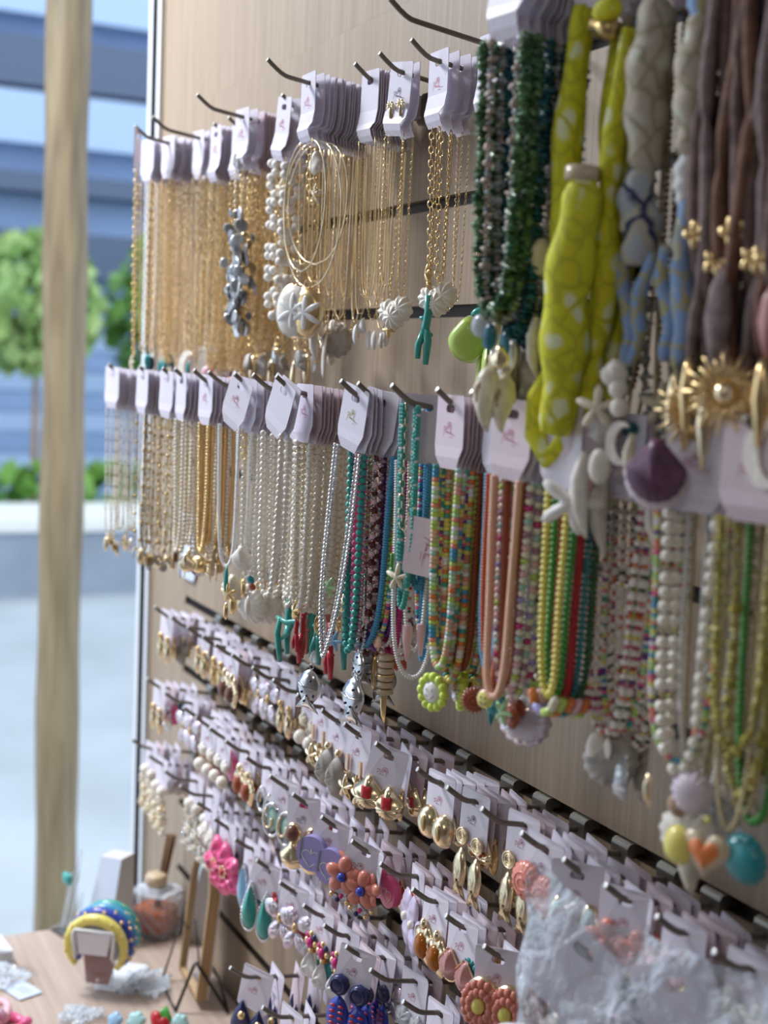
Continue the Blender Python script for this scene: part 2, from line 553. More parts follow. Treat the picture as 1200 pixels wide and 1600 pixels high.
def leaf(rx, h, n=24):
    out = []
    for i in range(n):
        a = 2 * PI * i / n
        out.append((rx * math.sin(a) * abs(math.sin(a)) ** 0.25, -h * (1 - math.cos(a)) / 2))
    return out[::-1]

def scallop(R, n=44):
    """fan shell, hinge at the top (origin), spreading down"""
    out = [(R * 0.22, -0.02 * R), (R * 0.25, -R * 0.16)]
    k = 30
    for i in range(k + 1):
        a = math.radians(8 - 196 * i / k)
        rr = R * (1.0 + 0.045 * abs(math.sin(9 * math.radians(196 * i / k))))
        out.append((rr * math.cos(a) * 0.92, -R * 0.98 + rr * math.sin(a) * 0.95 + 0.0))
    out += [(-R * 0.25, -R * 0.16), (-R * 0.22, -0.02 * R)]
    return out[::-1]

def heart(R, n=40):
    out = []
    for i in range(n):
        a = 2 * PI * i / n
        x = 16 * math.sin(a) ** 3
        z = 13 * math.cos(a) - 5 * math.cos(2 * a) - 2 * math.cos(3 * a) - math.cos(4 * a)
        out.append((x * R / 16, z * R / 16))
    return out[::-1]

def fish(w, h):
    """fish hanging head up, tail forked below"""
    return [(0, 0), (-w * 0.28, -h * 0.1), (-w * 0.47, -h * 0.3), (-w * 0.5, -h * 0.45), (-w * 0.38, -h * 0.65), (-w * 0.2, -h * 0.8), (-w * 0.5, -h), (-w * 0.1, -h * 0.93),
            (0.1 * w, -h * 0.93), (w * 0.5, -h), (w * 0.2, -h * 0.8), (w * 0.38, -h * 0.65), (w * 0.5, -h * 0.45), (w * 0.47, -h * 0.3), (w * 0.28, -h * 0.1)]

# ------------------------------------------------------------------ scene objects
def empty(name, loc, rot=(0, 0, 0)):
    o = bpy.data.objects.new(name, None)
    o.empty_display_size = 0.01
    o.location = loc; o.rotation_euler = rot
    COL.objects.link(o)
    return o

def thing(name, label, cat, loc, rot=(0, 0, 0), group=None, mesh=None):
    o = bpy.data.objects.new(name, mesh)
    o.location = loc; o.rotation_euler = rot
    COL.objects.link(o)
    o['label'] = label; o['category'] = cat
    if group:
        o['group'] = group
    return o

def part(name, mesh, parent, loc=(0, 0, 0), rot=(0, 0, 0), label=None, scale=None, kind=None):
    o = bpy.data.objects.new(name, mesh)
    o.location = loc; o.rotation_euler = rot
    if scale is not None:
        o.scale = scale
    o.parent = parent
    COL.objects.link(o)
    if label:
        o['label'] = label
    if kind:
        o['kind'] = kind
    return o

def structure(name, mesh, parent=None, loc=(0, 0, 0)):
    o = bpy.data.objects.new(name, mesh)
    o.location = loc
    o.parent = parent
    COL.objects.link(o)
    if parent is None:
        o['kind'] = 'structure'
    return o

ORD = 'first second third fourth fifth sixth seventh eighth ninth tenth eleventh twelfth thirteenth fourteenth fifteenth sixteenth seventeenth eighteenth nineteenth twentieth twenty-first twenty-second twenty-third twenty-fourth twenty-fifth twenty-sixth'.split()

def box_mesh(name, a, b, m):
    return MB().box(a, b, m).mesh(name)

# ------------------------------------------------------------------ the setting
SLOT = [1.762 - 0.1025 * k for k in range(11)]          # heights of the slots of the slat wall
WX0, WX1 = 0.1915, 2.35
wall = structure('wall_right', box_mesh('wall_right', (0.0, 0.0125, 0.0), (WX1, 0.05, 2.7), 'oak_laminate_wall'))
part('upper_panel', box_mesh('upper_panel', (0.0, 0.005, 1.862), (WX1, 0.0125, 2.7), 'oak_laminate_wall'), wall)
part('end_panel', box_mesh('end_panel', (0.0, 0.005, 0.0), (WX0, 0.0125, 1.862), 'oak_laminate_wall'), wall)
tops = [1.859] + [z - 0.0110 for z in SLOT]
bots = [z + 0.0010 for z in SLOT] + [0.0]
for zt, zb in zip(tops, bots):
    part('slat_board', box_mesh('slat_board', (WX0, 0.0, zb), (WX1, 0.0124, zt), 'oak_laminate_wall'), wall)
for k, z in enumerate(SLOT):
    mb = MB()
    mm = 'slot_dark' if k < 10 else 'slot_bronze'
    mb.box((WX0, 0.0095, z - 0.0109), (WX1, 0.0124, z + 0.0009), mm)
    mb.box((WX0, 0.0002, z - 0.0109), (WX1, 0.0095, z - 0.0101), 'slot_bronze')
    part('slot_channel', mb.mesh('slot_channel'), wall)
structure('trim_1', box_mesh('trim_1', (-0.021, -0.004, 0.0), (-0.0005, 0.05, 2.7), 'black'))
structure('trim_2', box_mesh('trim_2', (-0.040, -0.004, 0.0), (-0.0215, 0.05, 2.7), 'white_trim'))
structure('trim_3', box_mesh('trim_3', (0.0, -0.002, 0.0), (0.016, 0.0049, 2.7), 'white_trim'))
structure('ceiling', box_mesh('ceiling', (-0.25, -3.3, 2.7), (5.0, 0.05, 2.8), 'ceiling_white'))
structure('wall_back', box_mesh('wall_back', (5.0, -3.3, 0.0), (5.1, 0.05, 2.8), 'wall_paint'))
structure('wall_left', box_mesh('wall_left', (0.6, -3.4, 0.0), (5.1, -3.3, 2.8), 'wall_paint'))
structure('floor', box_mesh('floor', (-0.25, -3.3, 0.0), (5.0, 0.0, 0.006), 'floor_tile'))
structure('ground', box_mesh('ground', (-40, -15, -0.1), (6, 30, 0.0), 'pavement'))

# outdoors: post, planter, hedge, house
post_pts = [(-0.9 + 0.003 * math.sin(z * 3), 0.066 + 0.002 * math.sin(z * 5 + 1), z) for z in np.linspace(0, 3.2, 24)]
mb = MB().tube(post_pts, [0.048 + 0.0025 * math.sin(i * 1.7) for i in range(24)], 'pale_wood_post', ns=16)
thing('wooden_post', 'round pale wooden post standing on the pavement beyond the wall end', 'post', (0, 0, 0), mesh=mb.mesh('wooden_post'))
planter = thing('planter_wall', 'low grey planter wall with a white ledge along the pavement', 'wall', (-6.2, 0, 0))
part('planter_body', box_mesh('planter_body', (-0.3, -6, 0), (0, 12, 0.40), 'planter_grey'), planter)
part('ledge', box_mesh('ledge', (-0.95, -6, 0.401), (0.04, 12, 0.47), 'ledge_white'), planter)

def leaf_cloud(name, c, r, n, m, size):
    P = rng.normal(size=(n, 3)); P /= np.linalg.norm(P, axis=1)[:, None]
    P = P * (0.55 + 0.45 * rng.random((n, 1)) ** 0.5) * np.asarray(r)
    V, F = [], []
    base = np.array([(-0.5, 0, 0), (0, -0.12, 0.55), (0.5, 0, 0), (0, 0.12, -0.55)])
    for i in range(n):
        q = np.array(Matrix.Rotation(rng.random() * 6.28, 3, 'Z') @ Matrix.Rotation(rng.random() * 6.28, 3, 'X'))
        V.append(base * size * (0.6 + 0.8 * rng.random()) @ q.T + P[i] + np.asarray(c))
        F += [(4 * i, 4 * i + 1, 4 * i + 2), (4 * i, 4 * i + 2, 4 * i + 3)]
    return MB().add(np.concatenate(V), F, m, False).mesh(name)

shrubs = [(-9.0, 0.2, 1.95, (0.6, 0.85, 0.75), 'leaf_green', 'dense green shrub furthest along the planter'),
          (-8.7, 1.62, 1.85, (0.6, 0.5, 0.55), 'leaf_pale', 'pale green sunlit shrub right behind the wooden post'),
          (-8.8, 2.9, 1.8, (0.6, 0.7, 0.75), 'leaf_green', 'green shrub between the wooden post and the wall end'),
          (-8.9, 4.5, 1.7, (0.6, 0.8, 0.8), 'leaf_green', 'green shrub mostly hidden behind the slat wall end')]
for x, y, z, r, m, lab in shrubs:
    s = thing('shrub', lab, 'shrub', (x, y, 0.4), group='shrubs of the planter')
    part('foliage', leaf_cloud('foliage', (0, 0, z - 0.4), r, 700, m, 0.16), s, kind='stuff')
    part('stem', MB().tube([(0, 0, -0.4), (0.02, 0, z - 0.9)], [0.04, 0.02], 'shell_brown').mesh('stem'), s)
hedge = thing('low_hedge', 'low clipped green hedge strip behind the white ledge', 'hedge', (-7.6, 0, 0))
V = []
hm = leaf_cloud('hedge_foliage', (0, 1.5, 0.42), (0.28, 4.0, 0.3), 1500, 'leaf_green', 0.14)
part('foliage', hm, hedge, kind='stuff')
house = thing('house', 'blue shaded house front with pale bands and dark openings', 'building', (-11.5, 0, 0))
part('wall', box_mesh('house_wall', (-0.4, -8, 0), (0, 14, 7.0), 'facade_blue'), house)
for z0, z1, m, nm in ((3.95, 4.4, 'facade_dark', 'window_band'), (3.42, 3.9, 'facade_pale', 'balcony_slab'), (2.98, 3.16, 'facade_dark', 'awning'), (2.2, 2.62, 'facade_dark', 'awning'), (4.6, 5.1, 'facade_pale', 'balcony_slab')):
    part(nm, box_mesh(nm, (0.0, -8, z0), (0.35, 14, z1), m), house)
for k in range(9):
    z = 0.3 + 0.2 * k
    part('plank', box_mesh('plank', (0.0, -8, z), (0.03, 14, z + 0.185), 'facade_blue' if k % 2 else 'facade_pale'), house)

# ------------------------------------------------------------------ merchandise: cards
def sm(a, b, x):
    t = min(1, max(0, (x - a) / (b - a)))
    return t * t * (3 - 2 * t)

HOLE = [(x, z) for x, z in rrect(-0.0062, -0.0036, 0.0062, 0.0024, 0.0028, 3)][::-1]

def card_mesh(kind, m, rnd=0):
    mb = MB()
    T = 0.0006
    if kind == 'N':      # tall necklace card with a stepped lower lip
        o = [(0.021, 0.0085), (0.0195, 0.010), (-0.0195, 0.010), (-0.021, 0.0085), (-0.0215, -0.010), (-0.0215, -0.028), (-0.0215, -0.040), (-0.0195, -0.0425), (-0.0165, -0.046), (-0.016, -0.052), (-0.0155, -0.057),
             (0.0155, -0.057), (0.016, -0.052), (0.0165, -0.046), (0.0195, -0.0425), (0.0215, -0.040), (0.0215, -0.028), (0.0215, -0.010)]
        o = [(x * 0.84, z) for x, z in o]
        bend = lambda x, z: -0.0055 * sm(-0.034, -0.048, z) + 0.005 * sm(-0.047, -0.058, z)
    elif kind == 'M':    # shorter necklace card tapering to the bottom
        o = [(0.0195, 0.008), (0.018, 0.0095), (-0.018, 0.0095), (-0.0195, 0.008), (-0.020, -0.012), (-0.0205, -0.028), (-0.017, -0.036), (-0.0115, -0.0445), (0.0115, -0.0445), (0.017, -0.036), (0.0205, -0.028), (0.020, -0.012)]
        bend = lambda x, z: -0.0014 * sm(-0.024, -0.038, z) + 0.0014 * sm(-0.036, -0.046, z)
    elif kind == 'S':    # broad sideways card
        o = rrect(-0.0225, -0.0385, 0.0225, 0.0095, 0.0032)
        bend = lambda x, z: 0.0
    else:                # earring card
        o = rrect(-0.0218, -0.0385, 0.0218, 0.0095, 0.0032)
        cv = 0.002 + 0.0012 * rnd
        bend = lambda x, z: -cv * sm(-0.01, -0.04, z) + cv * 0.5 * (x / 0.022) ** 2
    return mb.plate(o, [HOLE], T, m, bend=bend).mesh('card')

CARD = {(k, c, r): card_mesh(k, c, r) for k in 'NMSR' for c in ('card', 'card_pink') for r in ((0, 1, 2) if k == 'R' else (0,))}

def ribbon(mb, pts, w, m, y):
    P = np.array(pts)
    for i in range(len(P) - 1):
        d = P[i + 1] - P[i]
        n = np.array([-d[1], d[0]]); n = n / (np.linalg.norm(n) + 1e-12) * w / 2
        e = d / (np.linalg.norm(d) + 1e-12) * w * 0.3
        a, b = P[i] - e, P[i + 1] + e
        q = [a - n, b - n, b + n, a + n]
        mb.add([(x, y, z) for x, z in q], [(0, 1, 2), (0, 2, 3)], m, False)

def logo_mesh(m, y=-0.00045):
    """line drawing of a flower over a handwritten script with a long tail"""
    mb = MB()
    w = 0.00042
    mm = 0.001
    fl = []
    for k in range(7):
        a0 = math.radians(90 + (k - 3) * 40)
        pts = []
        for i in range(7):
            t = i / 6
            rr = 3.6 * math.sin(PI * t) ** 0.7
            aa = a0 + math.radians(22) * math.cos(PI * t) * (1 if t != 0.5 else 0)
            pts.append((rr * math.cos(aa) * mm, rr * math.sin(aa) * mm))
        ribbon(mb, pts, w * 0.8, m, y)
    S = [[(-8.6, -5.6), (-7.6, -2.2), (-6.6, 1.0)], [(-8.8, 0.2), (-7.2, 1.7), (-5.2, 1.2), (-5.0, -0.3), (-6.6, -1.5), (-7.8, -1.6)],       # P
         [(-5.2, -3.2), (-4.2, -1.0), (-3.6, 1.0), (-4.3, -1.6), (-4.4, -3.2), (-3.6, -2.2), (-3.0, -2.2), (-3.0, -3.2), (-2.4, -3.0)],         # h / l
         [(-2.4, -3.0), (-1.8, -2.2), (-2.1, -3.2), (-1.2, -2.3), (-1.1, -3.3), (-0.3, -2.4), (-0.8, -3.5), (0.2, -3.2)],
         [(1.2, -3.0), (1.9, -0.6), (1.4, -3.8), (3.0, -2.6), (2.4, -4.2), (3.4, -3.6)], [(3.4, -3.6), (4.0, -3.2), (3.9, -4.1), (4.8, -3.6), (4.8, -4.4), (5.8, -4.2), (9.6, -4.6)],
         [(1.0, -6.2), (2.4, -6.0), (5.8, -6.4)]]
    for s in S:
        ribbon(mb, [(x * mm, (z - 1.6) * mm) for x, z in s], w, m, y)
    return mb.mesh('logo_print')

LOGO = {m: logo_mesh(m) for m in ('ink_red', 'ink_dark', 'ink_green')}

def price_mesh():
    mb = MB()
    w = 0.00045
    for r, (z, n, h) in enumerate(((0.006, 6, 1.0), (0.0032, 4, 0.9), (0.0, 2, 1.3), (-0.004, 3, 1.4))):
        for i in range(n):
            x = (i - (n - 1) / 2) * 0.0023
            hh = 0.0007 * h
            k = (i * 3 + r) % 4
            ribbon(mb, [(x - hh, z + hh), (x + hh, z + hh), (x + (hh if k else -hh), z), (x - hh, z - hh * 1.2), (x + hh, z - hh * 1.2)], w, 'ink_dark', -0.0004)
    return mb.mesh('price_print')
PRICE = price_mesh()

# ------------------------------------------------------------------ merchandise: strands
def loop_pts(w, L, shape='U', jit=0.0, seed=0, n=90, top=None):
    r = random.Random(seed)
    a1, a2, p1, p2 = r.uniform(-1, 1) * jit, r.uniform(-1, 1) * jit, r.uniform(0, 6), r.uniform(0, 6)
    half = []
    for i in range(n + 1):
        s = i / n
        if shape == 'U':
            h = w / 2 * max(0, 1 - s ** 9) ** 0.5 * (0.75 + 0.25 * (1 - s))
        elif shape == 'V':
            h = w / 2 * (1 - s) ** 0.85
        elif shape == 'O':      # stiff hoop that swells
            h = (w / 2) * (0.12 * (1 - s) + max(0.0, 1 - abs(2 * s - 1) ** 2.1) ** 0.5)
        else:                   # narrow
            h = w / 2 * (1 - s ** 4)
        half.append((h, -L * s))
    def off(z, side):
        s = -z / L
        return a1 * math.sin(s * 5 + p1) * s + side * 0.35 * a2 * math.sin(s * 7 + p2) * s, a2 * 0.6 * math.sin(s * 4 + p2) * s
    P = []
    for h, z in half:
        dx, dy = off(z, -1); P.append((-h + dx, dy, z))
    for h, z in half[::-1][1:]:
        dx, dy = off(z, 1); P.append((h + dx, dy, z))
    return np.array(P)

def resample(P, d):
    """points and tangents along the polyline at arc lengths d"""
    seg = np.linalg.norm(np.diff(P, axis=0), axis=1)
    s = np.concatenate([[0], np.cumsum(seg)])
    d = np.clip(np.asarray(d), 0, s[-1])
    Q = np.stack([np.interp(d, s, P[:, k]) for k in range(3)], 1)
    e = 0.002
    A = np.stack([np.interp(np.clip(d + e, 0, s[-1]), s, P[:, k]) for k in range(3)], 1)
    B = np.stack([np.interp(np.clip(d - e, 0, s[-1]), s, P[:, k]) for k in range(3)], 1)
    T = A - B
    T /= np.linalg.norm(T, axis=1)[:, None] + 1e-12
    return Q, T, s[-1]

def frames(T, twist=0.0):
    ref = np.tile(np.array([0.0, 1.0, 0.0]), (len(T), 1))
    A = np.cross(ref, T); A /= np.linalg.norm(A, axis=1)[:, None] + 1e-9
    B = np.cross(T, A)
    if not np.isscalar(twist) or twist:
        c, s_ = np.cos(twist)[:, None], np.sin(twist)[:, None]
        A, B = A * c + B * s_, B * c - A * s_
    return A, B

def beads_along(P, seq, gap=0.0, start=0.0, end=None):
    """seq: cyclic list of (kind, half length, radius, material); returns placed items"""
    L = np.linalg.norm(np.diff(P, axis=0), axis=1).sum() if end is None else end
    d, i, out = start, 0, []
    while True:
        k, hl, r, m = seq[i % len(seq)]
        if d + 2 * hl > L:
            break
        out.append((d + hl, k, hl, r, m))
        d += 2 * hl + gap
        i += 1
    return out

def bead_mesh(name, P, items, cord=None, cord_m='cord_gold', squash=0.0, rseed=1):
    mb = MB()
    if cord:
        q = P[::3]
        mb.tube(q, cord, cord_m, ns=4, cap=False)
    if items:
        ds = [i[0] for i in items]
        Q, T, _ = resample(P, ds)
        n = len(items)
        tw = np.zeros(n)
        for i, it in enumerate(items):
            if it[1] in ('link', 'chainseed'):
                tw[i] = (i % 2) * PI / 2 + 0.5
        A, B = frames(T, tw)
        r_ = random.Random(rseed)
        for (kind, m) in sorted(set((i[1], i[4]) for i in items)):
            idx = [i for i in range(n) if items[i][1] == kind and items[i][4] == m]
            V0, F0 = TPL['seed' if kind == 'chip' else kind]
            hl = np.array([items[i][2] for i in idx]); rr = np.array([items[i][3] for i in idx])
            loc = V0[None] * np.stack([rr, rr, hl], 1)[:, None, :]
            if kind in ('link', 'chainseed'):
                loc = V0[None] * np.stack([rr, rr, hl / 1.3], 1)[:, None, :]
            if kind == 'chip':
                jit = rng.uniform(0.55, 1.35, size=(len(idx), 1, 3)); loc = loc * jit
                loc = loc + rng.uniform(-0.3, 0.3, size=(len(idx), len(V0), 3)) * rr[:, None, None]
            W_ = loc[..., 0:1] * A[idx][:, None] + loc[..., 1:2] * B[idx][:, None] + loc[..., 2:3] * T[idx][:, None] + Q[idx][:, None]
            Fm = F0[None] + (np.arange(len(idx)) * len(V0))[:, None, None]
            mb.add(W_.reshape(-1, 3), Fm.reshape(-1, 3), m)
    return mb.mesh(name)

GOLDS = ('gold', 'gold_pale')
def seq_of(style, r):
    """bead sequence of a necklace style"""
    c = r.choice
    mm = 0.001
    if style == 'chain':
        return [('link', 3.0 * mm, 2.2 * mm, 'gold')], 0
    if style == 'chain_pale':
        return [('link', 2.7 * mm, 2.0 * mm, 'gold_pale')], 0
    if style == 'chain_fine':
        return [('chainseed', 1.5 * mm, 1.0 * mm, 'gold')], 0
    if style == 'chain_big':
        return [('link', 2.7 * mm, 1.8 * mm, 'gold_pale')], 0
    if style == 'rope':
        return [('drum', 1.1 * mm, 2.7 * mm, 'gold'), ('drum', 0.7 * mm, 1.9 * mm, 'gold')], 0
    if style == 'gold_nubs':
        return [('chainseed', 1.6 * mm, 0.9 * mm, 'gold_dark')] * 4 + [('ball', 2.2 * mm, 2.4 * mm, 'gold_dark')] + [('seed', 1.2 * mm, 1.2 * mm, 'pearl_cream')] * 2, 0
    if style == 'white_fine':
        return [('seed', 1.2 * mm, 1.4 * mm, 'pearl')] * 5 + [('chainseed', 1.6 * mm, 0.9 * mm, 'gold_pale')], 0
    if style == 'pearl':
        return [('ball', 2.85 * mm, 2.9 * mm, 'pearl')], 0.1 * mm
    if style == 'pearl_small':
        return [('ball', 2.2 * mm, 2.3 * mm, 'pearl')], 0.05 * mm
    if style == 'pearl_cream':
        return [('ball', 2.6 * mm, 2.6 * mm, 'pearl_cream')], 0.1 * mm
    if style == 'pearl_mix':
        return [('ball', 2.9 * mm, 3.0 * mm, 'pearl'), ('ball', 2.2 * mm, 2.3 * mm, 'pearl'), ('seed', 0.9 * mm, 1.2 * mm, 'gold_pale')], 0
    if style == 'white_seed':
        return [('seed', 1.2 * mm, 1.9 * mm, 'white_bead')], 0
    if style == 'white_thick':
        return [('seed', 1.0 * mm, 2.2 * mm, 'white_bead')], 0
    if style == 'crystal':
        return [('ball', 1.3 * mm, 1.5 * mm, 'silver'), ('seed', 1.6 * mm, 1.7 * mm, c(['crystal', 'aqua', 'crystal_pink', 'silver'])), ('seed', 1.6 * mm, 1.7 * mm, c(['crystal', 'seafoam', 'palelilac']))], 0.2 * mm
    if style == 'silver_ball':
        return [('ball', 1.8 * mm, 2.0 * mm, 'silver')], 0
    if style == 'stone_mix':
        return [('seed', 2.6 * mm, 2.9 * mm, c(['maroon', 'tan', 'palepink', 'rust'])), ('seed', 1.0 * mm, 1.2 * mm, 'silver'), ('chip', 2.6 * mm, 3.0 * mm, c(['maroon', 'crystal_pink', 'tan', 'shell_white'])), ('seed', 1.0 * mm, 1.2 * mm, 'silver')], 0
    if style == 'magenta_seed':
        return [('seed', 1.0 * mm, 1.5 * mm, 'magenta')], 0
    if style == 'blue_disc':
        return [('drum', 1.1 * mm, 2.7 * mm, 'blue')], 0.05 * mm
    if style == 'green_white':
        return [('drum', 1.5 * mm, 2.5 * mm, 'turquoise')] * 5 + [('seed', 1.3 * mm, 2.0 * mm, 'white_bead')], 0.05 * mm
    if style == 'multi':
        pal = ['salmon', 'lime', 'yellow', 'turquoise', 'white_bead', 'peach', 'blue', 'coral', 'palegreen', 'orange', 'seafoam', 'tan']
        return [('drum', 1.6 * mm, 2.8 * mm, c(pal)) for _ in range(37)], 0.05 * mm
    if style == 'multi_fine':
        pal = ['pink', 'lime', 'yellow', 'turquoise', 'white_bead', 'purple', 'blue', 'coral', 'palegreen']
        return [('drum', 1.2 * mm, 2.1 * mm, c(pal)) for _ in range(41)], 0.05 * mm
    if style.startswith('disc_'):
        m = style[5:]
        return [('drum', 1.15 * mm, 2.9 * mm, m)], 0.05 * mm
    if style.startswith('round_'):
        m = style[6:]
        return [('ball', 3.1 * mm, 3.5 * mm, m) if m in ('turquoise', 'pink') else ('ball', 2.0 * mm, 2.8 * mm, m)], 0
    if style == 'pearl_color':
        pal = ['mauve', 'seafoam', 'lilac', 'magenta', 'lime', 'palepink', 'navy', 'aqua']
        out = []
        for k in range(9):
            out += [('ball', 2.6 * mm, 2.9 * mm, 'pearl'), ('drum', 1.7 * mm, 2.9 * mm, c(pal))]
        return out, 0.1 * mm
    if style == 'white_red':
        out = []
        for k in range(11):
            out += [('ball', c([2.0, 2.6, 3.0]) * mm, c([2.3, 2.8, 3.1]) * mm, 'matte_white'), ('seed', 1.2 * mm, 1.7 * mm, c(['red', 'magenta', 'coral', 'red', 'yellow', 'darkgreen', 'orange']))]
            if r.random() < 0.3:
                out.append(('seed', 1.2 * mm, 1.7 * mm, c(['red', 'purple', 'magenta'])))
        return out, 0.05 * mm
    if style == 'pearl_big':
        return [('ball', 3.9 * mm, 4.1 * mm, 'pearl')] * 4 + [('drum', 2.0 * mm, 1.2 * mm, 'cord_gold')], 0.6 * mm
    if style == 'chip_green':
        return [('chip', 1.3 * mm, 5.2 * mm, 'chip_green')], 0.2 * mm
    if style == 'chip_blue':
        return [('chip', 1.5 * mm, 4.6 * mm, 'chip_blue')] * 3 + [('chip', 1.2 * mm, 2.6 * mm, 'chip_green')], 0.2 * mm
    if style == 'chip_clear':
        return [('chip', 2.2 * mm, 4.4 * mm, c(['chip_clear', 'chip_tan'])), ('chip', 1.3 * mm, 2.2 * mm, 'chip_tan'), ('chip', 1.7 * mm, 2.6 * mm, 'chip_clear')], 0.2 * mm
    if style == 'olive_braid':
        return [('chip', 1.8 * mm, 3.6 * mm, 'olive')], 0
    if style == 'gold_seed':
        return [('seed', 1.2 * mm, 1.7 * mm, 'cord_gold')], 0
    if style == 'lime_round':
        return [('ball', 2.1 * mm, 2.8 * mm, 'lime')], 0
    return [('ball', 2 * mm, 2 * mm, style)], 0

STRANDS = {}
def strand_mesh(style, L, w=0.026, var=0, shape='U', jit=0.002):
    key = (style, round(L, 2), round(w, 3), var, shape)
    if key in STRANDS:
        return STRANDS[key]
    r = random.Random(str(key))
    P = loop_pts(w, L, shape, jit, seed=sum(map(ord, style)) * 7 + var)
    if style == 'wire':
        me = MB().tube(P[::4], 0.0005, 'gold', ns=4).mesh('wire')
    elif style == 'wire_flat':
        me = MB().tube(P[::3], 0.00085, 'gold_pale', ns=5).mesh('wire')
    elif style == 'puff':     # sparse white balls on a gold wire
        items, d = [], 0.004
        tot = np.linalg.norm(np.diff(P, axis=0), axis=1).sum()
        while d < tot - 0.004:
            for _ in range(r.choice([1, 2, 2])):
                items.append((d, 'fine', 0.0050, 0.0054, 'matte_white')); d += 0.0088
            d += r.uniform(0.006, 0.016)
        me = bead_mesh('bead_strand', P, items, 0.0005, 'gold')
    elif style == 'gold_bars':
        items, d = [], 0.03
        me = bead_mesh('bead_strand', P, [(0.05, 'drum', 0.012, 0.0011, 'gold'), (0.11, 'seed', 0.005, 0.0035, 'pearl_baroque'), (0.15, 'drum', 0.012, 0.0011, 'gold')], 0.00075, 'gold_pale')
    else:
        sq, gap = seq_of(style, r)
        items = beads_along(P, sq, gap)
        cord = None if style.startswith('chain') or style == 'rope' else 0.0004
        if style == 'pearl_big':
            cord = 0.0009
        me = bead_mesh('bead_strand', P, items, cord, 'cord_gold', rseed=var)
    STRANDS[key] = me
    return me

BALLS = {}
def ball_mesh(m, r, hl, kind='fine'):
    k = (m, r, hl, kind)
    if k not in BALLS:
        BALLS[k] = MB().tpl(kind, (0, 0, 0), (r, r, hl), m).mesh('bead')
    return BALLS[k]

def single_beads(parent, P, seq, gap, start=0.0, end=None):
    """every bead of a strand as a part of its own"""
    items = beads_along(P, seq, gap, start, end)
    Q, T, _ = resample(P, [i[0] for i in items])
    for (d, k, hl, r, m), q, t in zip(items, Q, T):
        o = part('bead', ball_mesh(m, r, hl, 'fine' if k == 'ball' else k), parent, q)
        o.rotation_euler = Vector(t).to_track_quat('Z', 'Y').to_euler()

DISCS = {}
def chain_discs(parent, loc, L, w, n, mats, rr=(0.005, 0.009), lo=0.25):
    """flat discs hanging all over the lower part of a chain, each a part"""
    P = loop_pts(w, L, 'N', 0.002, 5)
    r = random.Random(n)
    for i in range(n):
        s = lo + (1 - lo) * r.random() ** 0.8
        p = P[int(s * 90)] if r.random() < 0.5 else P[-int(s * 90) - 1]
        m = r.choice(mats)
        if m not in DISCS:
            DISCS[m] = MB().tpl('drum', (0, 0, 0), (1.0, 1.0, 0.09), m, rotm('X', PI / 2)).mesh('nacre_disc')
        R = r.uniform(*rr)
        part('nacre_disc', DISCS[m], parent, (loc[0] + p[0] + r.uniform(-0.010, 0.010), loc[1] + p[1] + r.uniform(-0.006, 0.004), loc[2] + p[2] - R), (r.uniform(-0.4, 0.4), r.uniform(0, 3), r.uniform(-0.6, 1.1)), scale=(R, R, R * r.uniform(0.8, 1)))

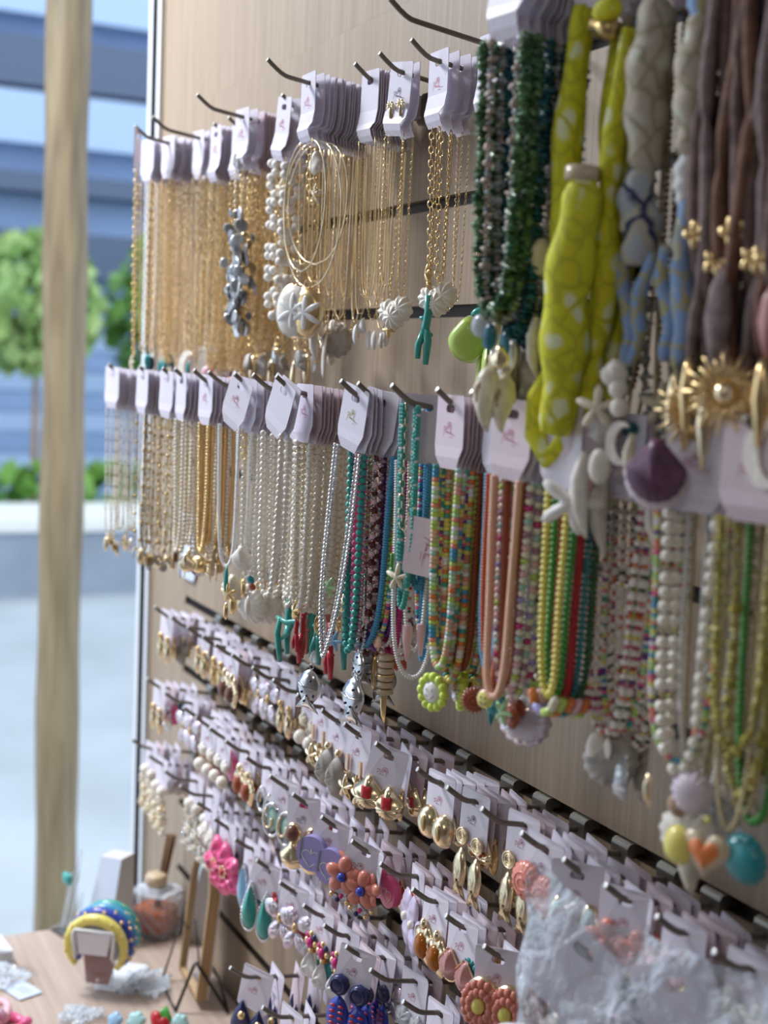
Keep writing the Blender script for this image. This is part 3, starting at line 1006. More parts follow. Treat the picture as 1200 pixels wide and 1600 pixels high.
# ------------------------------------------------------------------ pendants (origin at the hanging point)
PEND = {}
def pendant(kind):
    if kind in PEND:
        return PEND[kind]
    mb = MB()
    k, _, v = kind.partition(':')
    if k == 'starfish':
        c, R = {'gold': ('gold', 0.011), 'white': ('matte_white', 0.024), 'sky': ('sky', 0.010), 'lime': ('palegreen', 0.010), 'cream': ('shell_cream', 0.012), 'gold_s': ('gold_pale', 0.008), 'purple': ('purple', 0.011)}[v or 'gold']
        ang = 0.3 if v in ('white', 'sky', 'lime') else 0
        mb.pillow(star(R, 5, 0.30, 1.15), R * 0.30, c, (0, 0, -R * 0.9), 5, rot=rotm('Y', ang), dome=0.8)
    elif k == 'shell':
        c, R = {'gold': ('gold_pale', 0.009), 'white': ('shell_white', 0.010), 'cream': ('shell_cream', 0.012), 'grey': ('shell_grey', 0.014), 'purple': ('shell_purple', 0.030), 'dust': ('dustypink', 0.012)}[v or 'gold']
        mb.pillow(scallop(R), R * 0.38, c, (0, 0, 0), 5, ribs=lambda a, f: 1 + 0.10 * math.cos(26 * a) * f)
        if v == 'purple':
            mb.pillow([(x * 1.07, z * 1.05 - 0.004) for x, z in scallop(R)], R * 0.1, 'shell_lilac', (0, 0.004, 0), 3)
    elif k == 'oval':
        c = v or 'mother_of_pearl'
        mb.pillow(ellipse(0.006, 0.010), 0.002, c, (0, 0, -0.010), 3)
    elif k == 'disc':
        mb.pillow(ellipse(0.007, 0.007), 0.002, v or 'nacre_grey', (0, 0, -0.007), 3)
    elif k == 'drop':
        mb.pillow(drop(0.006, 0.016), 0.004, v or 'pearl_baroque', (0, 0, 0), 4)
    elif k == 'leaf':
        mb.pillow(leaf(0.0045, 0.020), 0.003, v or 'gold', (0, 0, 0), 3)
    elif k == 'pearl':
        mb.tpl('fine', (0, 0, -0.006), (0.005, 0.005, 0.006), 'pearl')
    elif k == 'sanddollar':
        mb.pillow(ellipse(0.0225, 0.028, 40), 0.002, 'gold_pale', (0, 0, -0.030), 2)
        mb.pillow(ellipse(0.0205, 0.026, 40), 0.003, 'shell_white' if v != 'b' else 'gold', (0, -0.0008, -0.030), 3)
        mb.pillow(star(0.0215, 6, 0.26, 0.75, 72), 0.0042, 'white_bead', (0, -0.001, -0.030), 4, dome=0.35)
        mb.tpl('ring', (0, 0, 0.000), (0.004, 0.004, 0.004), 'gold_rose')
    elif k == 'moon':
        o = []
        for i in range(21):
            a = math.radians(60 + 240 * i / 20); o.append((0.018 * math.cos(a), 0.024 * math.sin(a)))
        for i in range(1, 20):
            a = math.radians(300 - 240 * i / 20); o.append((0.006 + 0.0125 * math.cos(a), 0.018 * math.sin(a)))
        mb.plate(o, [], 0.003, v or 'shell_white')
    elif k == 'knot':      # white fluted knot shell
        for j, (x, z, a) in enumerate(((-0.008, -0.012, 0.4), (0.006, -0.009, -0.5), (0.0, -0.016, 0.0))):
            mb.pillow(polar(lambda t: 0.011 * (1 + 0.08 * math.cos(9 * t)), 54), 0.007, 'pearl', (x, -0.002 * j, z), 5, ribs=lambda t, f: 1 + 0.16 * math.cos(9 * t) * f, rot=rotm('Y', a))
    elif k == 'coral':     # branching coral stick
        c = v or 'turquoise'
        mb.tube([(0, 0, 0), (0.001, 0, -0.012), (0, 0, -0.024), (-0.001, 0, -0.030)], [0.0036, 0.0034, 0.0036, 0.0034], c, 8)
        mb.tube([(-0.001, 0, -0.029), (-0.005, 0, -0.040), (-0.0045, 0, -0.051)], [0.0034, 0.0030, 0.0022], c, 8)
        mb.tube([(0.000, 0, -0.027), (0.003, -0.001, -0.036), (0.0025, 0, -0.055)], [0.0034, 0.0034, 0.0024], c, 8)
        mb.tube([(0, 0, -0.019), (-0.006, 0, -0.018)], [0.0026, 0.0012], c, 6)
        mb.tube([(0.001, 0, -0.012), (0.005, 0, -0.011)], [0.0026, 0.0014], c, 6)
        mb.tube([(0.002, 0, -0.032), (0.006, 0, -0.0305)], [0.0028, 0.0014], c, 6)
    elif k == 'coral_wide':
        c = v or 'turquoise'
        mb.tube([(-0.016, 0, -0.004), (-0.004, 0, -0.008), (0.010, 0, -0.004), (0.020, 0, 0.002)], [0.002, 0.003, 0.0028, 0.0016], c, 8)
        mb.tube([(0.002, 0, -0.007), (-0.002, 0, -0.018), (-0.010, 0, -0.026)], [0.003, 0.0026, 0.0014], c, 8)
        mb.tube([(-0.012, 0, -0.004), (-0.014, 0, -0.02), (-0.011, 0, -0.036), (-0.009, 0, -0.048)], [0.0024, 0.0032, 0.003, 0.0022], c, 8)
        mb.tube([(0.012, 0, -0.004), (0.014, 0, -0.016), (0.010, 0, -0.028)], [0.0024, 0.0024, 0.0014], c, 8)
    elif k == 'pear':
        o = polar(lambda a: 0.0135 * (1 - 0.22 * max(0, math.sin(a)) + 0.30 * max(0, math.sin(a)) ** 6), 40)
        mb.pillow([(x * 1.16, z * 1.22) for x, z in o], 0.004, 'resin_clear_lime', (0.0015, 0.001, -0.024), 3)
        mb.pillow([(x, z * 1.1) for x, z in o], 0.004, 'lime', (0, -0.0025, -0.024), 4)
        mb.pillow([(-a, b) for a, b in leaf(0.0035, 0.012)][::-1], 0.0018, 'turquoise', (0.001, -0.001, -0.006), 3, rot=rotm('Y', -1.9))
    elif k == 'fishbone':
        mb.pillow(fish(0.022, 0.036), 0.003, v or 'silver', (0, 0, 0), 3)
        for x, z in ((0.002, -0.009), (-0.005, -0.020), (0.0, -0.022), (0.006, -0.021), (-0.002, -0.027)):
            mb.tpl('seed', (x, -0.003, z), (0.0011, 0.0008, 0.0011), 'navy' if v != 'silver_dark' else 'silver')
        mb.tube([(-0.009, -0.003, -0.013), (-0.003, -0.0035, -0.0155), (0.004, -0.0035, -0.0155), (0.009, -0.003, -0.0145)], 0.0006, 'silver_dark', 5)
        mb.tpl('ring', (0, 0, 0.002), (0.002, 0.002, 0.002), 'silver')
    elif k == 'crab':
        mb.pillow(ellipse(0.012, 0.010), 0.005, 'gold', (0, 0, -0.012), 4)
        for s in (-1, 1):
            for j in range(4):
                a = 0.5 - 0.45 * j
                mb.tube([(s * 0.010, 0, -0.012 - 0.002 * j), (s * 0.018, -0.001, -0.010 - 0.004 * j), (s * 0.0185, 0, -0.017 - 0.004 * j)], [0.0014, 0.0014, 0.0006], 'gold_pale', 5)
            mb.pillow(ellipse(0.0035, 0.005), 0.002, 'gold_pale', (s * 0.013, -0.001, -0.001), 3)
    elif k == 'smile_flower':
        for j in range(12):
            a = 2 * PI * j / 12
            mb.tpl('fine', (0.0115 * math.cos(a), 0, -0.016 + 0.0115 * math.sin(a)), (0.0037, 0.0037, 0.0037), 'neon')
        mb.pillow(ellipse(0.0085, 0.0085, 28), 0.003, 'white_bead', (0, -0.0015, -0.016), 3)
        for x in (-0.0026, 0.0026):
            mb.tpl('seed', (x, -0.0047, -0.0135), (0.0006, 0.0004, 0.0011), 'tan')
        mb.tube([(0.0042 * math.cos(a), -0.0045, -0.0165 + 0.0036 * math.sin(a)) for a in np.linspace(PI * 1.1, PI * 1.9, 8)], 0.0004, 'tan', 4)
    elif k == 'smile_bead':
        mb.tpl('drum', (0, 0, -0.0045), (0.0052, 0.0052, 0.002), 'yellow', rotm('X', PI / 2))
        for x in (-0.0016, 0.0016):
            mb.tpl('seed', (x, -0.0021, -0.0033), (0.0005, 0.0003, 0.0008), 'navy')
        mb.tube([(0.0026 * math.cos(a), -0.0022, -0.005 + 0.0022 * math.sin(a)) for a in np.linspace(PI * 1.1, PI * 1.9, 8)], 0.00032, 'navy', 4)
    elif k == 'petal':     # small coloured casting with ridged rim
        mb.pillow(polar(lambda a: 0.0085 * (1 + 0.14 * math.cos(20 * a)), 60), 0.0022, v or 'lime', (0, 0, -0.009), 4)
        mb.tpl('ring', (0, -0.002, -0.009), (0.0036, 0.0036, 0.0036), v or 'lime')
        mb.tpl('fine', (0, -0.002, -0.009), (0.0013, 0.001, 0.0013), v or 'lime')
    elif k == 'bar':
        mb.pillow(leaf(0.003, 0.026), 0.0025, v or 'neon', (0, 0, 0), 3)
    elif k == 'conch':
        mb.pillow([(0, 0), (-0.008, -0.006), (-0.0135, -0.018), (-0.013, -0.030), (-0.008, -0.042), (-0.003, -0.052), (0.002, -0.056), (0.004, -0.046), (0.008, -0.034), (0.011, -0.022), (0.0085, -0.009)], 0.010, 'shell_cream', (0, 0, 0), 5, ribs=lambda a, f: 1 + 0.12 * math.cos(7 * a) * f)
        mb.pillow(ellipse(0.0038, 0.009), 0.001, 'shell_brown', (-0.004, -0.0088, -0.024), 3)
        mb.tpl('ring', (0, 0, 0.002), (0.004, 0.004, 0.004), 'gold')
    elif k == 'sunburst':
        for j in range(26):
            a = 2 * PI * j / 26
            R = 0.019 + 0.004 * (j % 2)
            d = np.array([math.cos(a), 0, math.sin(a)])
            mb.tube([d * 0.005 + (0, 0, -0.022), d * R * 0.6 + (0, -0.001, -0.022), d * R + (0, 0, -0.022)], [0.0013, 0.0015, 0.0007], 'gold', 5)
        mb.pillow(ellipse(0.0065, 0.0065), 0.006, 'gold_pale', (0, -0.001, -0.022), 4)
    elif k == 'goldflower':
        for j in range(5):
            mb.pillow(leaf(0.0042, 0.0115), 0.002, 'gold', (0, -0.001 * (j % 2), 0), 3, rot=rotm('Y', 2 * PI * j / 5 + 0.3))
        mb.tpl('fine', (0, -0.002, 0), (0.002, 0.002, 0.002), 'gold_dark')
    elif k == 'bird_drop':   # long gold moulded drop
        mb.pillow([(0, 0), (-0.004, -0.010), (-0.0055, -0.024), (-0.003, -0.040), (-0.001, -0.05), (0.001, -0.05), (0.003, -0.040), (0.0055, -0.024), (0.004, -0.010)], 0.004, v or 'gold_pale', (0, 0, 0), 4)
    elif k == 'heart':
        mb.pillow(heart(0.017), 0.003, 'tan', (0, 0, -0.014), 3)
        mb.pillow(heart(0.0125), 0.004, 'orange', (0, -0.001, -0.014), 3)
    elif k == 'lemon':
        mb.pillow(ellipse(0.011, 0.013), 0.007, 'yellow', (0, 0, -0.013), 4)
    elif k == 'fluted':
        mb.pillow(polar(lambda a: 0.018 * (1 + 0.05 * math.cos(14 * a)), 56), 0.008, v or 'shell_lilac', (0, 0, -0.018), 4)
    elif k == 'tusk':
        mb.tube([(0, 0, 0), (-0.002, -0.001, -0.014), (-0.0015, 0, -0.030), (0.003, 0, -0.044)], [0.0025, 0.0048, 0.0042, 0.0008], v or 'shell_white', 10)
    elif k == 'bell':
        mb.pillow([(0, 0), (-0.004, -0.004), (-0.006, -0.012), (-0.011, -0.020), (0.011, -0.020), (0.006, -0.012), (0.004, -0.004)], 0.007, 'shell_grey', (0, 0, 0), 4, ribs=lambda a, f: 1)
    elif k == 'stack':      # wooden disc stack
        for j in range(6):
            mb.tpl('drum', (0, 0, -0.004 - 0.0062 * j), (0.0075, 0.0075, 0.0026), 'tan')
        mb.tpl('ring', (0, 0, -0.020), (0.007, 0.007, 0.007), 'gold', rotm('X', PI / 2))
    elif k == 'horn':
        mb.tube([(0, 0, 0), (0, 0, -0.012), (0.001, 0, -0.030)], [0.0042, 0.004, 0.0015], 'palepink', 10)
    elif k == 'grey_coral':
        mb.tube([(0, 0, 0), (-0.003, 0, -0.014), (-0.001, 0, -0.030)], [0.006, 0.008, 0.006], 'shell_grey', 9)
        for x, z0, z1 in ((-0.007, -0.02, -0.05), (0.001, -0.025, -0.046), (0.006, -0.012, -0.034)):
            mb.tube([(0, 0, z0), (x, -0.002, (z0 + z1) / 2), (x * 1.1, 0, z1)], [0.006, 0.005, 0.003], 'shell_grey', 8)
    elif k == 'palm':
        for s in (0,):
            mb.tube([(0, -0.001, -0.004), (0.0008, -0.001, -0.012)], [0.0008, 0.001], 'gold_dark', 5)
            for j in range(7):
                a = -0.3 + j * 0.62
                mb.tube([(0, -0.001, -0.004), (0.003 * math.cos(a), -0.0015, -0.004 + 0.003 * math.sin(a)), (0.0055 * math.cos(a), -0.001, -0.0055 + 0.0045 * math.sin(a))], [0.0007, 0.0009, 0.0003], 'gold_pale', 4)
    elif k == 'key':
        mb.tpl('ring', (0, 0, -0.004), (0.004, 0.004, 0.004), 'gold')
        mb.pillow(star(0.008, 4, 0.4), 0.003, 'gold', (-0.002, 0, -0.014), 4)
    PEND[kind] = mb.mesh('pendant')
    return PEND[kind]

def clasp_mesh(m='gold'):
    mb = MB()
    mb.tpl('ring', (0, 0, 0), (0.0022, 0.0022, 0.0022), m)
    mb.tpl('ring', (0.0005, 0, -0.005), (0.0017, 0.0017, 0.0032), m)
    mb.tpl('seed', (0.0005, 0, -0.009), (0.001, 0.001, 0.0016), m)
    return mb.mesh('clasp')
CLASP = {'gold': clasp_mesh('gold'), 'silver': clasp_mesh('silver')}

# ------------------------------------------------------------------ hooks
def hook_mesh(L, tip=0.026, slope=0.13):
    mb = MB()
    pts = [(0, -0.004, 0.0)]
    for t in np.linspace(0.1, 1, 4):
        pts.append((0, -0.004 - (L - tip - 0.004) * t, (L - tip) * t * slope))
    y0, z0 = pts[-1][1], pts[-1][2]
    for t, dz in ((0.2, 0.001), (0.4, 0.0032), (0.62, 0.0068), (0.82, 0.0105), (1.0, 0.014)):
        pts.append((0, y0 - tip * t * 0.92, z0 + dz * (tip / 0.026)))
    mb.tube(pts, 0.0023, 'hook_metal', 8)
    return mb.mesh('rod'), pts[-1]

def bracket_mesh():
    prof = [(0.0090, 0.0030), (0.0040, 0.0036), (-0.0030, 0.0036), (-0.0056, 0.0022), (-0.0066, -0.0006), (-0.0066, -0.0180), (-0.0052, -0.0200), (-0.0008, -0.0200), (-0.0008, -0.0068), (0.0030, -0.0052), (0.0090, -0.0052)]
    mb = MB()
    w = 0.0105
    n = len(prof)
    loops = [[Vector((y, z, 0)) for y, z in prof]]
    tri = tessellate_polygon(loops)
    V = [(-w, y, z) for y, z in prof] + [(w, y, z) for y, z in prof]
    F = []
    for a, b, c in tri:
        F += [(a, b, c), (a + n, c + n, b + n)]
    for i in range(n):
        a, b = i, (i + 1) % n
        F += [(a, b, a + n), (b, b + n, a + n)]
    mb.add(V, F, 'bracket_metal', False)
    return mb.mesh('bracket')
BRACKET = bracket_mesh()
HK = {}
def hook(X, slot, L, label, group):
    if L not in HK:
        rod, tip = hook_mesh(L, slope=0.18 if L == .097 else 0.13)
        HK[L] = (rod, tip, MB().tpl('drum', (0, 0, 0), (0.00236, 0.00236, 0.0005), 'hook_end').mesh('end_cap'))
    rod, tip, cap = HK[L]
    h = thing('peg_hook', label, 'hook', (X, 0, SLOT[slot] if False else slot), group=group)
    part('bracket', BRACKET, h, (0, 0, -0.0035 + (DROP if L == .097 else 0)))
    part('rod', rod, h)
    part('end_cap', cap, h, (tip[0], tip[1] - 0.0002, tip[2] + 0.0002), rot=(math.radians(60), 0, 0))
    return h

def rod_z(z0, d, slope=0.13):
    return z0 + slope * max(0, d - 0.004)

ROWU = [(0.307, .075), (0.364, .137), (0.415, .075), (0.444, .137), (0.495, .075), (0.548, .075), (0.618, .137), (0.719, .075), (0.836, .137), (0.906, .075), (0.960, .075), (1.024, .075), (1.106, .137), (1.162, .075), (1.350, .20), (1.400, .175), (1.450, .175), (1.480, .175), (1.510, .175), (1.540, .175), (1.570, .175)]
ROWL = [(0.364, .165), (0.509, .165), (0.604, .165), (0.650, .165), (0.718, .165), (0.752, .16), (0.832, .16), (0.898, .165), (0.958, .165), (1.102, .165), (1.114, .155), (1.186, .16), (1.250, .155), (1.300, .155), (1.350, .155), (1.400, .152), (1.426, .130), (1.500, .128), (1.550, .128)]
ROWE = [0.369, 0.444, 0.511, 0.571, 0.618, 0.677, 0.743, 0.805, 0.872, 0.935, 0.988, 1.057, 1.138, 1.19, 1.246, 1.304, 1.36, 1.41, 1.465, 1.52, 1.575]
ROWF = [0.341, 0.424, 0.504, 0.553, 0.606, 0.664, 0.732, 0.805, 0.87, 0.944, 1.015, 1.076, 1.139, 1.198, 1.26, 1.315, 1.37, 1.43]
ROWG = [0.275, 0.358, 0.432, 0.499, 0.567, 0.632, 0.705, 0.775, 0.843, 0.908, 0.96, 1.012, 1.065, 1.131, 1.19, 1.25]
ROWI = [0.845, 0.939, 1.02, 1.09]
DROP = 0.011          # the short earring pegs leave their brackets lower and rise more
ZU, ZL, ZE, ZF, ZG, ZI = SLOT[0], SLOT[3] - 0.002, SLOT[6] - DROP, SLOT[7] - 0.002 - DROP, SLOT[8] - 0.003 - DROP, SLOT[9] + 0.001
for i, (X, L) in enumerate(ROWU):
    hook(X, ZU, L, 'taupe metal peg hook, %s from the doorway end in the top row' % ORD[i], 'top row peg hooks')
for i, (X, L) in enumerate(ROWL):
    hook(X, ZL, L, 'taupe metal peg hook, %s from the doorway end in the middle row' % ORD[i], 'middle row peg hooks')
for nm, row, z, L in (('upper', ROWE, ZE, .097), ('second', ROWF, ZF, .097), ('third', ROWG, ZG, .097), ('lowest', ROWI, ZI, .15)):
    for i, X in enumerate(row):
        hook(X, z, L, 'short peg hook, %s from the doorway end in the %s earring row' % (ORD[i], nm), '%s earring row hooks' % nm)

# ------------------------------------------------------------------ necklaces on cards
CB = {'N': -0.0545, 'M': -0.0425, 'S': -0.037}
COUNT = {}
ROWNAME = {'U': 'top-row', 'L': 'middle-row'}
XS = {'U': [x for x, _ in ROWU], 'L': [x for x, _ in ROWL]}

def place_label(row, X, desc):
    k = (row, X)
    n = COUNT.get(k, 0)
    COUNT[k] = n + 1
    hn = '%s %s hook' % (ORD[XS[row].index(X)], ROWNAME[row])
    return '%s, %s card on the %s' % (desc, 'front' if n == 0 else ORD[n], hn), 'cards on the %s' % hn

def necklace(row, X, d, desc, card='N', cc='card', strands=(), pend=(), yaw=0.0, roll=0.0, logo=None, price=False, lean=0.8, clasp=None, single=None, cardrot=None, xoff=0.0):
    big = row == 'U' and X == 1.350
    z0 = ZU if row == 'U' else ZL
    lab, grp = place_label(row, X, desc)
    t = thing('necklace', lab, 'necklace', (X + xoff, -d, rod_z(z0, d)), (0, roll, yaw), grp)
    cl, cr = ((0, 0, 0), (0, 0, 0)) if cardrot is None else cardrot
    if card:
        part('card', CARD[(card, cc, 0)], t, cl, cr, scale=(1.1, 1, 1.32) if big else None)
        if logo:
            part('logo_print', LOGO[logo], t, (0, -0.0002, -0.0165) if card == 'N' else (0, -0.0002, -0.0135), cr)
        if price:
            part('price_print', PRICE, t, (0, -0.0002, -0.024))
        if card == 'N' and logo:
            pass
    zb = CB.get(card, 0.0) * (1.32 if big else 1)
    rr = (0, -roll * lean, 0)
    for s in strands:
        style, L, w, shape, var = (list(s) + ['U', 0])[:5] if len(s) == 4 else s
        part('chain' if style.startswith('chain') or style in ('wire', 'wire_flat', 'rope') else 'bead_strand', strand_mesh(style, L, w, var, shape), t, (0, -0.0005, zb), rr)
    if single:
        style, L, w, shape, var = single
        r = random.Random(5)
        sq, gap = seq_of(style, r)
        g = part('bead_cord', MB().tube(loop_pts(w, L, shape, 0.002, var)[::3], 0.0004, 'cord_gold', 4, cap=False).mesh('bead_cord'), t, (0, -0.0005, zb), rr)
        single_beads(g, loop_pts(w, L, shape, 0.002, var), sq, gap)
    if clasp:
        part('clasp', CLASP[clasp], t, (-0.008, -0.001, zb))
    for p in pend:
        kind, x, z, sc, a = (list(p) + [0.0, 0.0, 1.0, 0.0][len(p) - 1:])
        part('pendant', pendant(kind), t, (x, -0.002, zb + z), (0, rr[1] + a * 0.06, a), scale=(sc, sc, sc))
    return t

def pk(row, X, d1, d0, n, desc, style, L, w=0.026, shape='U', card='N', cc='card', yaw=(0.0, 0.15), roll=(0, 0.05), logo=None, price=False, pend=None, jl=0.008, clasp=None, singles=0):
    r = random.Random(int(X * 1000) + n)
    for i in range(n):
        d = d1 + (d0 - d1) * (i / max(1, n - 1)) if n > 1 else d1
        st = style[i % len(style)] if isinstance(style, (list, tuple)) else style
        pp = []
        if pend:
            p = pend[i % len(pend)]
            if p:
                pp = [(p, r.uniform(-0.003, 0.003), -L - 0.001 + r.uniform(-0.012, 0.004), 1.0, r.uniform(-0.8, 0.8))]
        one = (st, L, w, shape, i % 3) if i < singles else None
        necklace(row, X, d, desc, card, cc, [] if one else [(st, round(L + r.uniform(-jl, jl) * (1 if i else 0), 2), w, shape, i % 3)], pp, r.uniform(*yaw), r.uniform(*roll),
                 logo if i == 0 else None, price and i == 0, clasp=clasp if i == 0 else None, single=one)

# top row, from the doorway end
pk('U', 0.307, 0.101, 0.056, 9, 'gold chain necklace', ['chain', 'chain_pale', 'chain'], 0.225, 0.030, card='M', pend=['oval:teal', None, 'oval:teal', 'oval:navy', None], yaw=(-0.1, 0.2), jl=0.015)
pk('U', 0.364, 0.131, 0.131, 1, 'gold chain necklace overhanging the wall end', 'chain', 0.24, 0.014, card='M', yaw=(-0.5, -0.45), pend=['starfish:cream'])
pk('U', 0.364, 0.090, 0.040, 10, 'gold chain necklace', ['chain', 'chain', 'chain_pale'], 0.235, 0.030, card='M', jl=0.015, pend=[None, 'oval:teal', None, 'bar:navy', None, 'drop:shell_brown'], yaw=(-0.1, 0.2))
pk('U', 0.415, 0.062, 0.020, 9, 'gold chain necklace', ['chain_pale', 'chain'], 0.24, 0.030, card='M', pend=[None, 'shell:cream', None, 'disc:shell_white'], yaw=(0, 0.3))
pk('U', 0.444, 0.075, 0.030, 7, 'pale gold chain necklace', ['chain_pale', 'chain'], 0.235, 0.03, card='M', pend=['moon', 'disc:pink', 'moon'])
pk('U', 0.495, 0.070, 0.020, 12, 'pale gold chain necklace', ['chain_pale', 'chain'], 0.225, 0.030, yaw=(0.0, 0.12), logo='ink_red', pend=['disc:palepink', None, 'moon', 'fluted:shell_white', None, 'drop:pink', 'drop:crystal'])
pk('U', 0.548, 0.060, 0.018, 10, 'gold chain necklace', ['chain', 'chain_big', 'chain'], 0.225, 0.030, yaw=(0, 0.1), pend=[None, 'oval:coral', 'drop:maroon', 'shell:gold', 'drop:shell_grey'])
t = necklace('U', 0.618, 0.081, 'big link necklace of grey nacre discs', 'N', 'card', [('chain_big', 0.15, 0.022, 'U', 0)], [], 0.1, 0.0, 'ink_red')
chain_discs(t, (0, -0.003, -0.055), 0.17, 0.024, 64, ['nacre_grey', 'mother_of_pearl', 'nacre_grey', 'silver_dark'])
part('pendant', pendant('drop'), t, (-0.006, -0.004, -0.04)); part('pendant', pendant('drop:mother_of_pearl'), t, (0.004, -0.004, -0.045))
t = necklace('U', 0.618, 0.072, 'gold link necklace of smoky nacre discs', 'N', 'card', [('chain', 0.17, 0.026, 'U', 1)], [('oval:crystal', 0, -0.17, 1.0)], 0.2, 0.0)
chain_discs(t, (0, -0.002, -0.055), 0.19, 0.026, 40, ['nacre_grey', 'silver_dark', 'mother_of_pearl', 'gold'])
pk('U', 0.618, 0.062, 0.016, 14, 'gold chain necklace on a pinkish card', ['chain', 'chain', 'chain_pale'], 0.20, 0.038, cc='card_pink', yaw=(0.0, 0.08), logo='ink_red', pend=[None, 'bell', None, 'bird_drop', None, 'shell:grey'])
necklace('U', 0.719, 0.070, 'white ball necklace on gold wire', 'N', 'card', [('puff', 0.17, 0.036, 'U', 0)], [], 0.05, 0.16, 'ink_red')
necklace('U', 0.719, 0.063, 'white ball necklace on gold wire', 'N', 'card', [('puff', 0.155, 0.030, 'U', 1), ('chain', 0.17, 0.02, 'U', 1)], [('starfish:cream', 0, -0.02, 1.0)], 0.3, 0.1)
necklace('U', 0.719, 0.055, 'white ball necklace on gold wire', 'N', 'card', [('puff', 0.165, 0.03, 'U', 2), ('wire', 0.2, 0.02, 'U', 1)], [('oval:mother_of_pearl', 0, -0.2, 1.0), ('key', 0.004, -0.19, 1.0)], 0.2, 0.1)
pk('U', 0.719, 0.045, 0.02, 5, 'gold chain necklace', ['chain', 'chain_pale'], 0.20, 0.03, pend=['bird_drop', 'oval:crystal', 'bell'])
necklace('U', 0.836, 0.091, 'stiff gold hoop necklace with a sand dollar pendant', 'N', 'card', [('wire_flat', 0.13, 0.100, 'O', 0), ('wire', 0.125, 0.030, 'U', 0)], [('sanddollar', -0.012, -0.139, 1.0, 0.60)], 0.0, 0.0, 'ink_red', clasp='gold')
necklace('U', 0.836, 0.083, 'stiff gold hoop necklace with a gilt sand dollar', 'N', 'card', [('wire_flat', 0.145, 0.112, 'O', 1), ('chain', 0.06, 0.02, 'U', 0)], [('sanddollar:b', 0.0, -0.141, 0.95, 0.5), ('shell:white', 0.008, -0.01, 1.2)], 0.1, 0.0)
necklace('U', 0.836, 0.077, 'stiff gold hoop necklace', 'N', 'card', [('wire_flat', 0.12, 0.115, 'O', 2), ('wire', 0.14, 0.05, 'O', 2)], [('starfish:cream', 0.0, -0.04, 1.0)], 0.1, 0.0)
r = random.Random(3)
PW = [None, 'tusk', None, 'oval:shell_white', None, 'drop:white_bead', 'bird_drop:shell_white', None, 'oval:shell_white', 'fluted:shell_grey', None, 'fluted:shell_white', 'oval:pearl', None]
pk('U', 0.836, 0.071, 0.026, 15, 'thin gold wire necklace', ['wire', 'wire', 'chain_fine', 'wire_flat', 'wire'], 0.17, 0.034, yaw=(-0.05, 0.12), roll=(0.04, 0.12), price=True, pend=PW, jl=0.03)
pk('U', 0.906, 0.056, 0.018, 14, 'thin gold wire necklace', ['wire', 'chain_fine', 'wire', 'wire'], 0.17, 0.034, yaw=(-0.05, 0.1), roll=(0.0, 0.06), pend=['leaf:white_bead', None, 'drop:white_bead', None, 'leaf:white_bead', None, None], jl=0.03)
t = necklace('U', 0.960, 0.050, 'fine gold chain necklace with two palm tree studs', 'N', 'card', [('chain_fine', 0.14, 0.03, 'U', 0)], [('palm', -0.008, 0.030, 1.4), ('palm', 0.008, 0.032, 1.4)], 0.15, 0.12, 'ink_dark', clasp='gold')
necklace('U', 0.960, 0.040, 'fine gold chain necklace with a fluted white shell', 'N', 'card', [('chain_fine', 0.15, 0.02, 'U', 1)], [('knot', -0.004, -0.150, 1.1, 0.5), ('key', -0.016, -0.166, 1.0, 0.6)], 0.0, 0.0)
necklace('U', 1.024, 0.045, 'gold chain necklace with a branching turquoise coral', 'N', 'card', [('chain', 0.145, 0.014, 'V', 0)], [('coral', 0.004, -0.150, 1.12, 0.8), ('starfish:gold', 0.0, -0.122, 0.9, -0.3)], 0.0, 0.0, 'ink_red')
necklace('U', 1.024, 0.034, 'gold chain necklace with a ridged knot shell', 'N', 'card', [('chain', 0.138, 0.018, 'U', 1)], [('knot', 0.004, -0.138, 1.1, 0.6)], 0.0, 0.0)
necklace('U', 1.024, 0.024, 'fine gold chain necklace', 'N', 'card', [('chain_fine', 0.16, 0.02, 'U', 2)], [], 0.1, 0.0, clasp='gold')
necklace('U', 1.024, 0.016, 'fine gold chain necklace', 'N', 'card', [('chain_fine', 0.15, 0.02, 'U', 1)], [], 0.0, 0.0)
necklace('U', 1.106, 0.041, 'gold chain necklace with a lime pear charm', 'N', 'card', [('chain', 0.15, 0.012, 'V', 0)], [('pear', -0.008, -0.160, 1.2, 0.8)], 0.0, 0.0, 'ink_red')
necklace('U', 1.106, 0.030, 'gold chain necklace with a yellow resin charm', 'N', 'card', [('chain', 0.17, 0.016, 'U', 1)], [('pear', 0.012, -0.180, 1.2, -0.6), ('lemon', 0.014, -0.155, 1.0), ('bar:resin_lime', -0.002, -0.19, 2.2)], 0.0, 0.0)
necklace('U', 1.106, 0.020, 'gold chain necklace with a resin fruit slice', 'N', 'card', [('chain', 0.18, 0.016, 'U', 2)], [('pear', 0.012, -0.175, 1.2, -0.2)], 0.0, 0.0)
necklace('U', 1.350, 0.168, 'green stone chip necklace with a conch charm', 'N', 'card', [('chip_green', 0.175, 0.046, 'U', 0), ('chip_clear', 0.18, 0.03, 'U', 0)], [('conch', 0.002, -0.208, 0.80, 0.4), ('oval:chip_blue', 0.0, -0.182, 0.9, 0.4), ('disc:chip_clear', -0.010, -0.176, 1.1, 0.4), ('shell:gold', 0.012, -0.196, 0.9, 0.4)], 0.10, 0.0, 'ink_red')
necklace('U', 1.350, 0.159, 'green stone chip necklace', 'N', 'card', [('chip_green', 0.175, 0.045, 'U', 1), ('chip_clear', 0.18, 0.035, 'U', 1)], [('oval:chip_blue', 0.004, -0.185, 1.0), ('conch', 0.008, -0.212, 0.72, 0.9), ('oval:pearl', -0.01, -0.18, 1.0)], 0.05, 0.0)
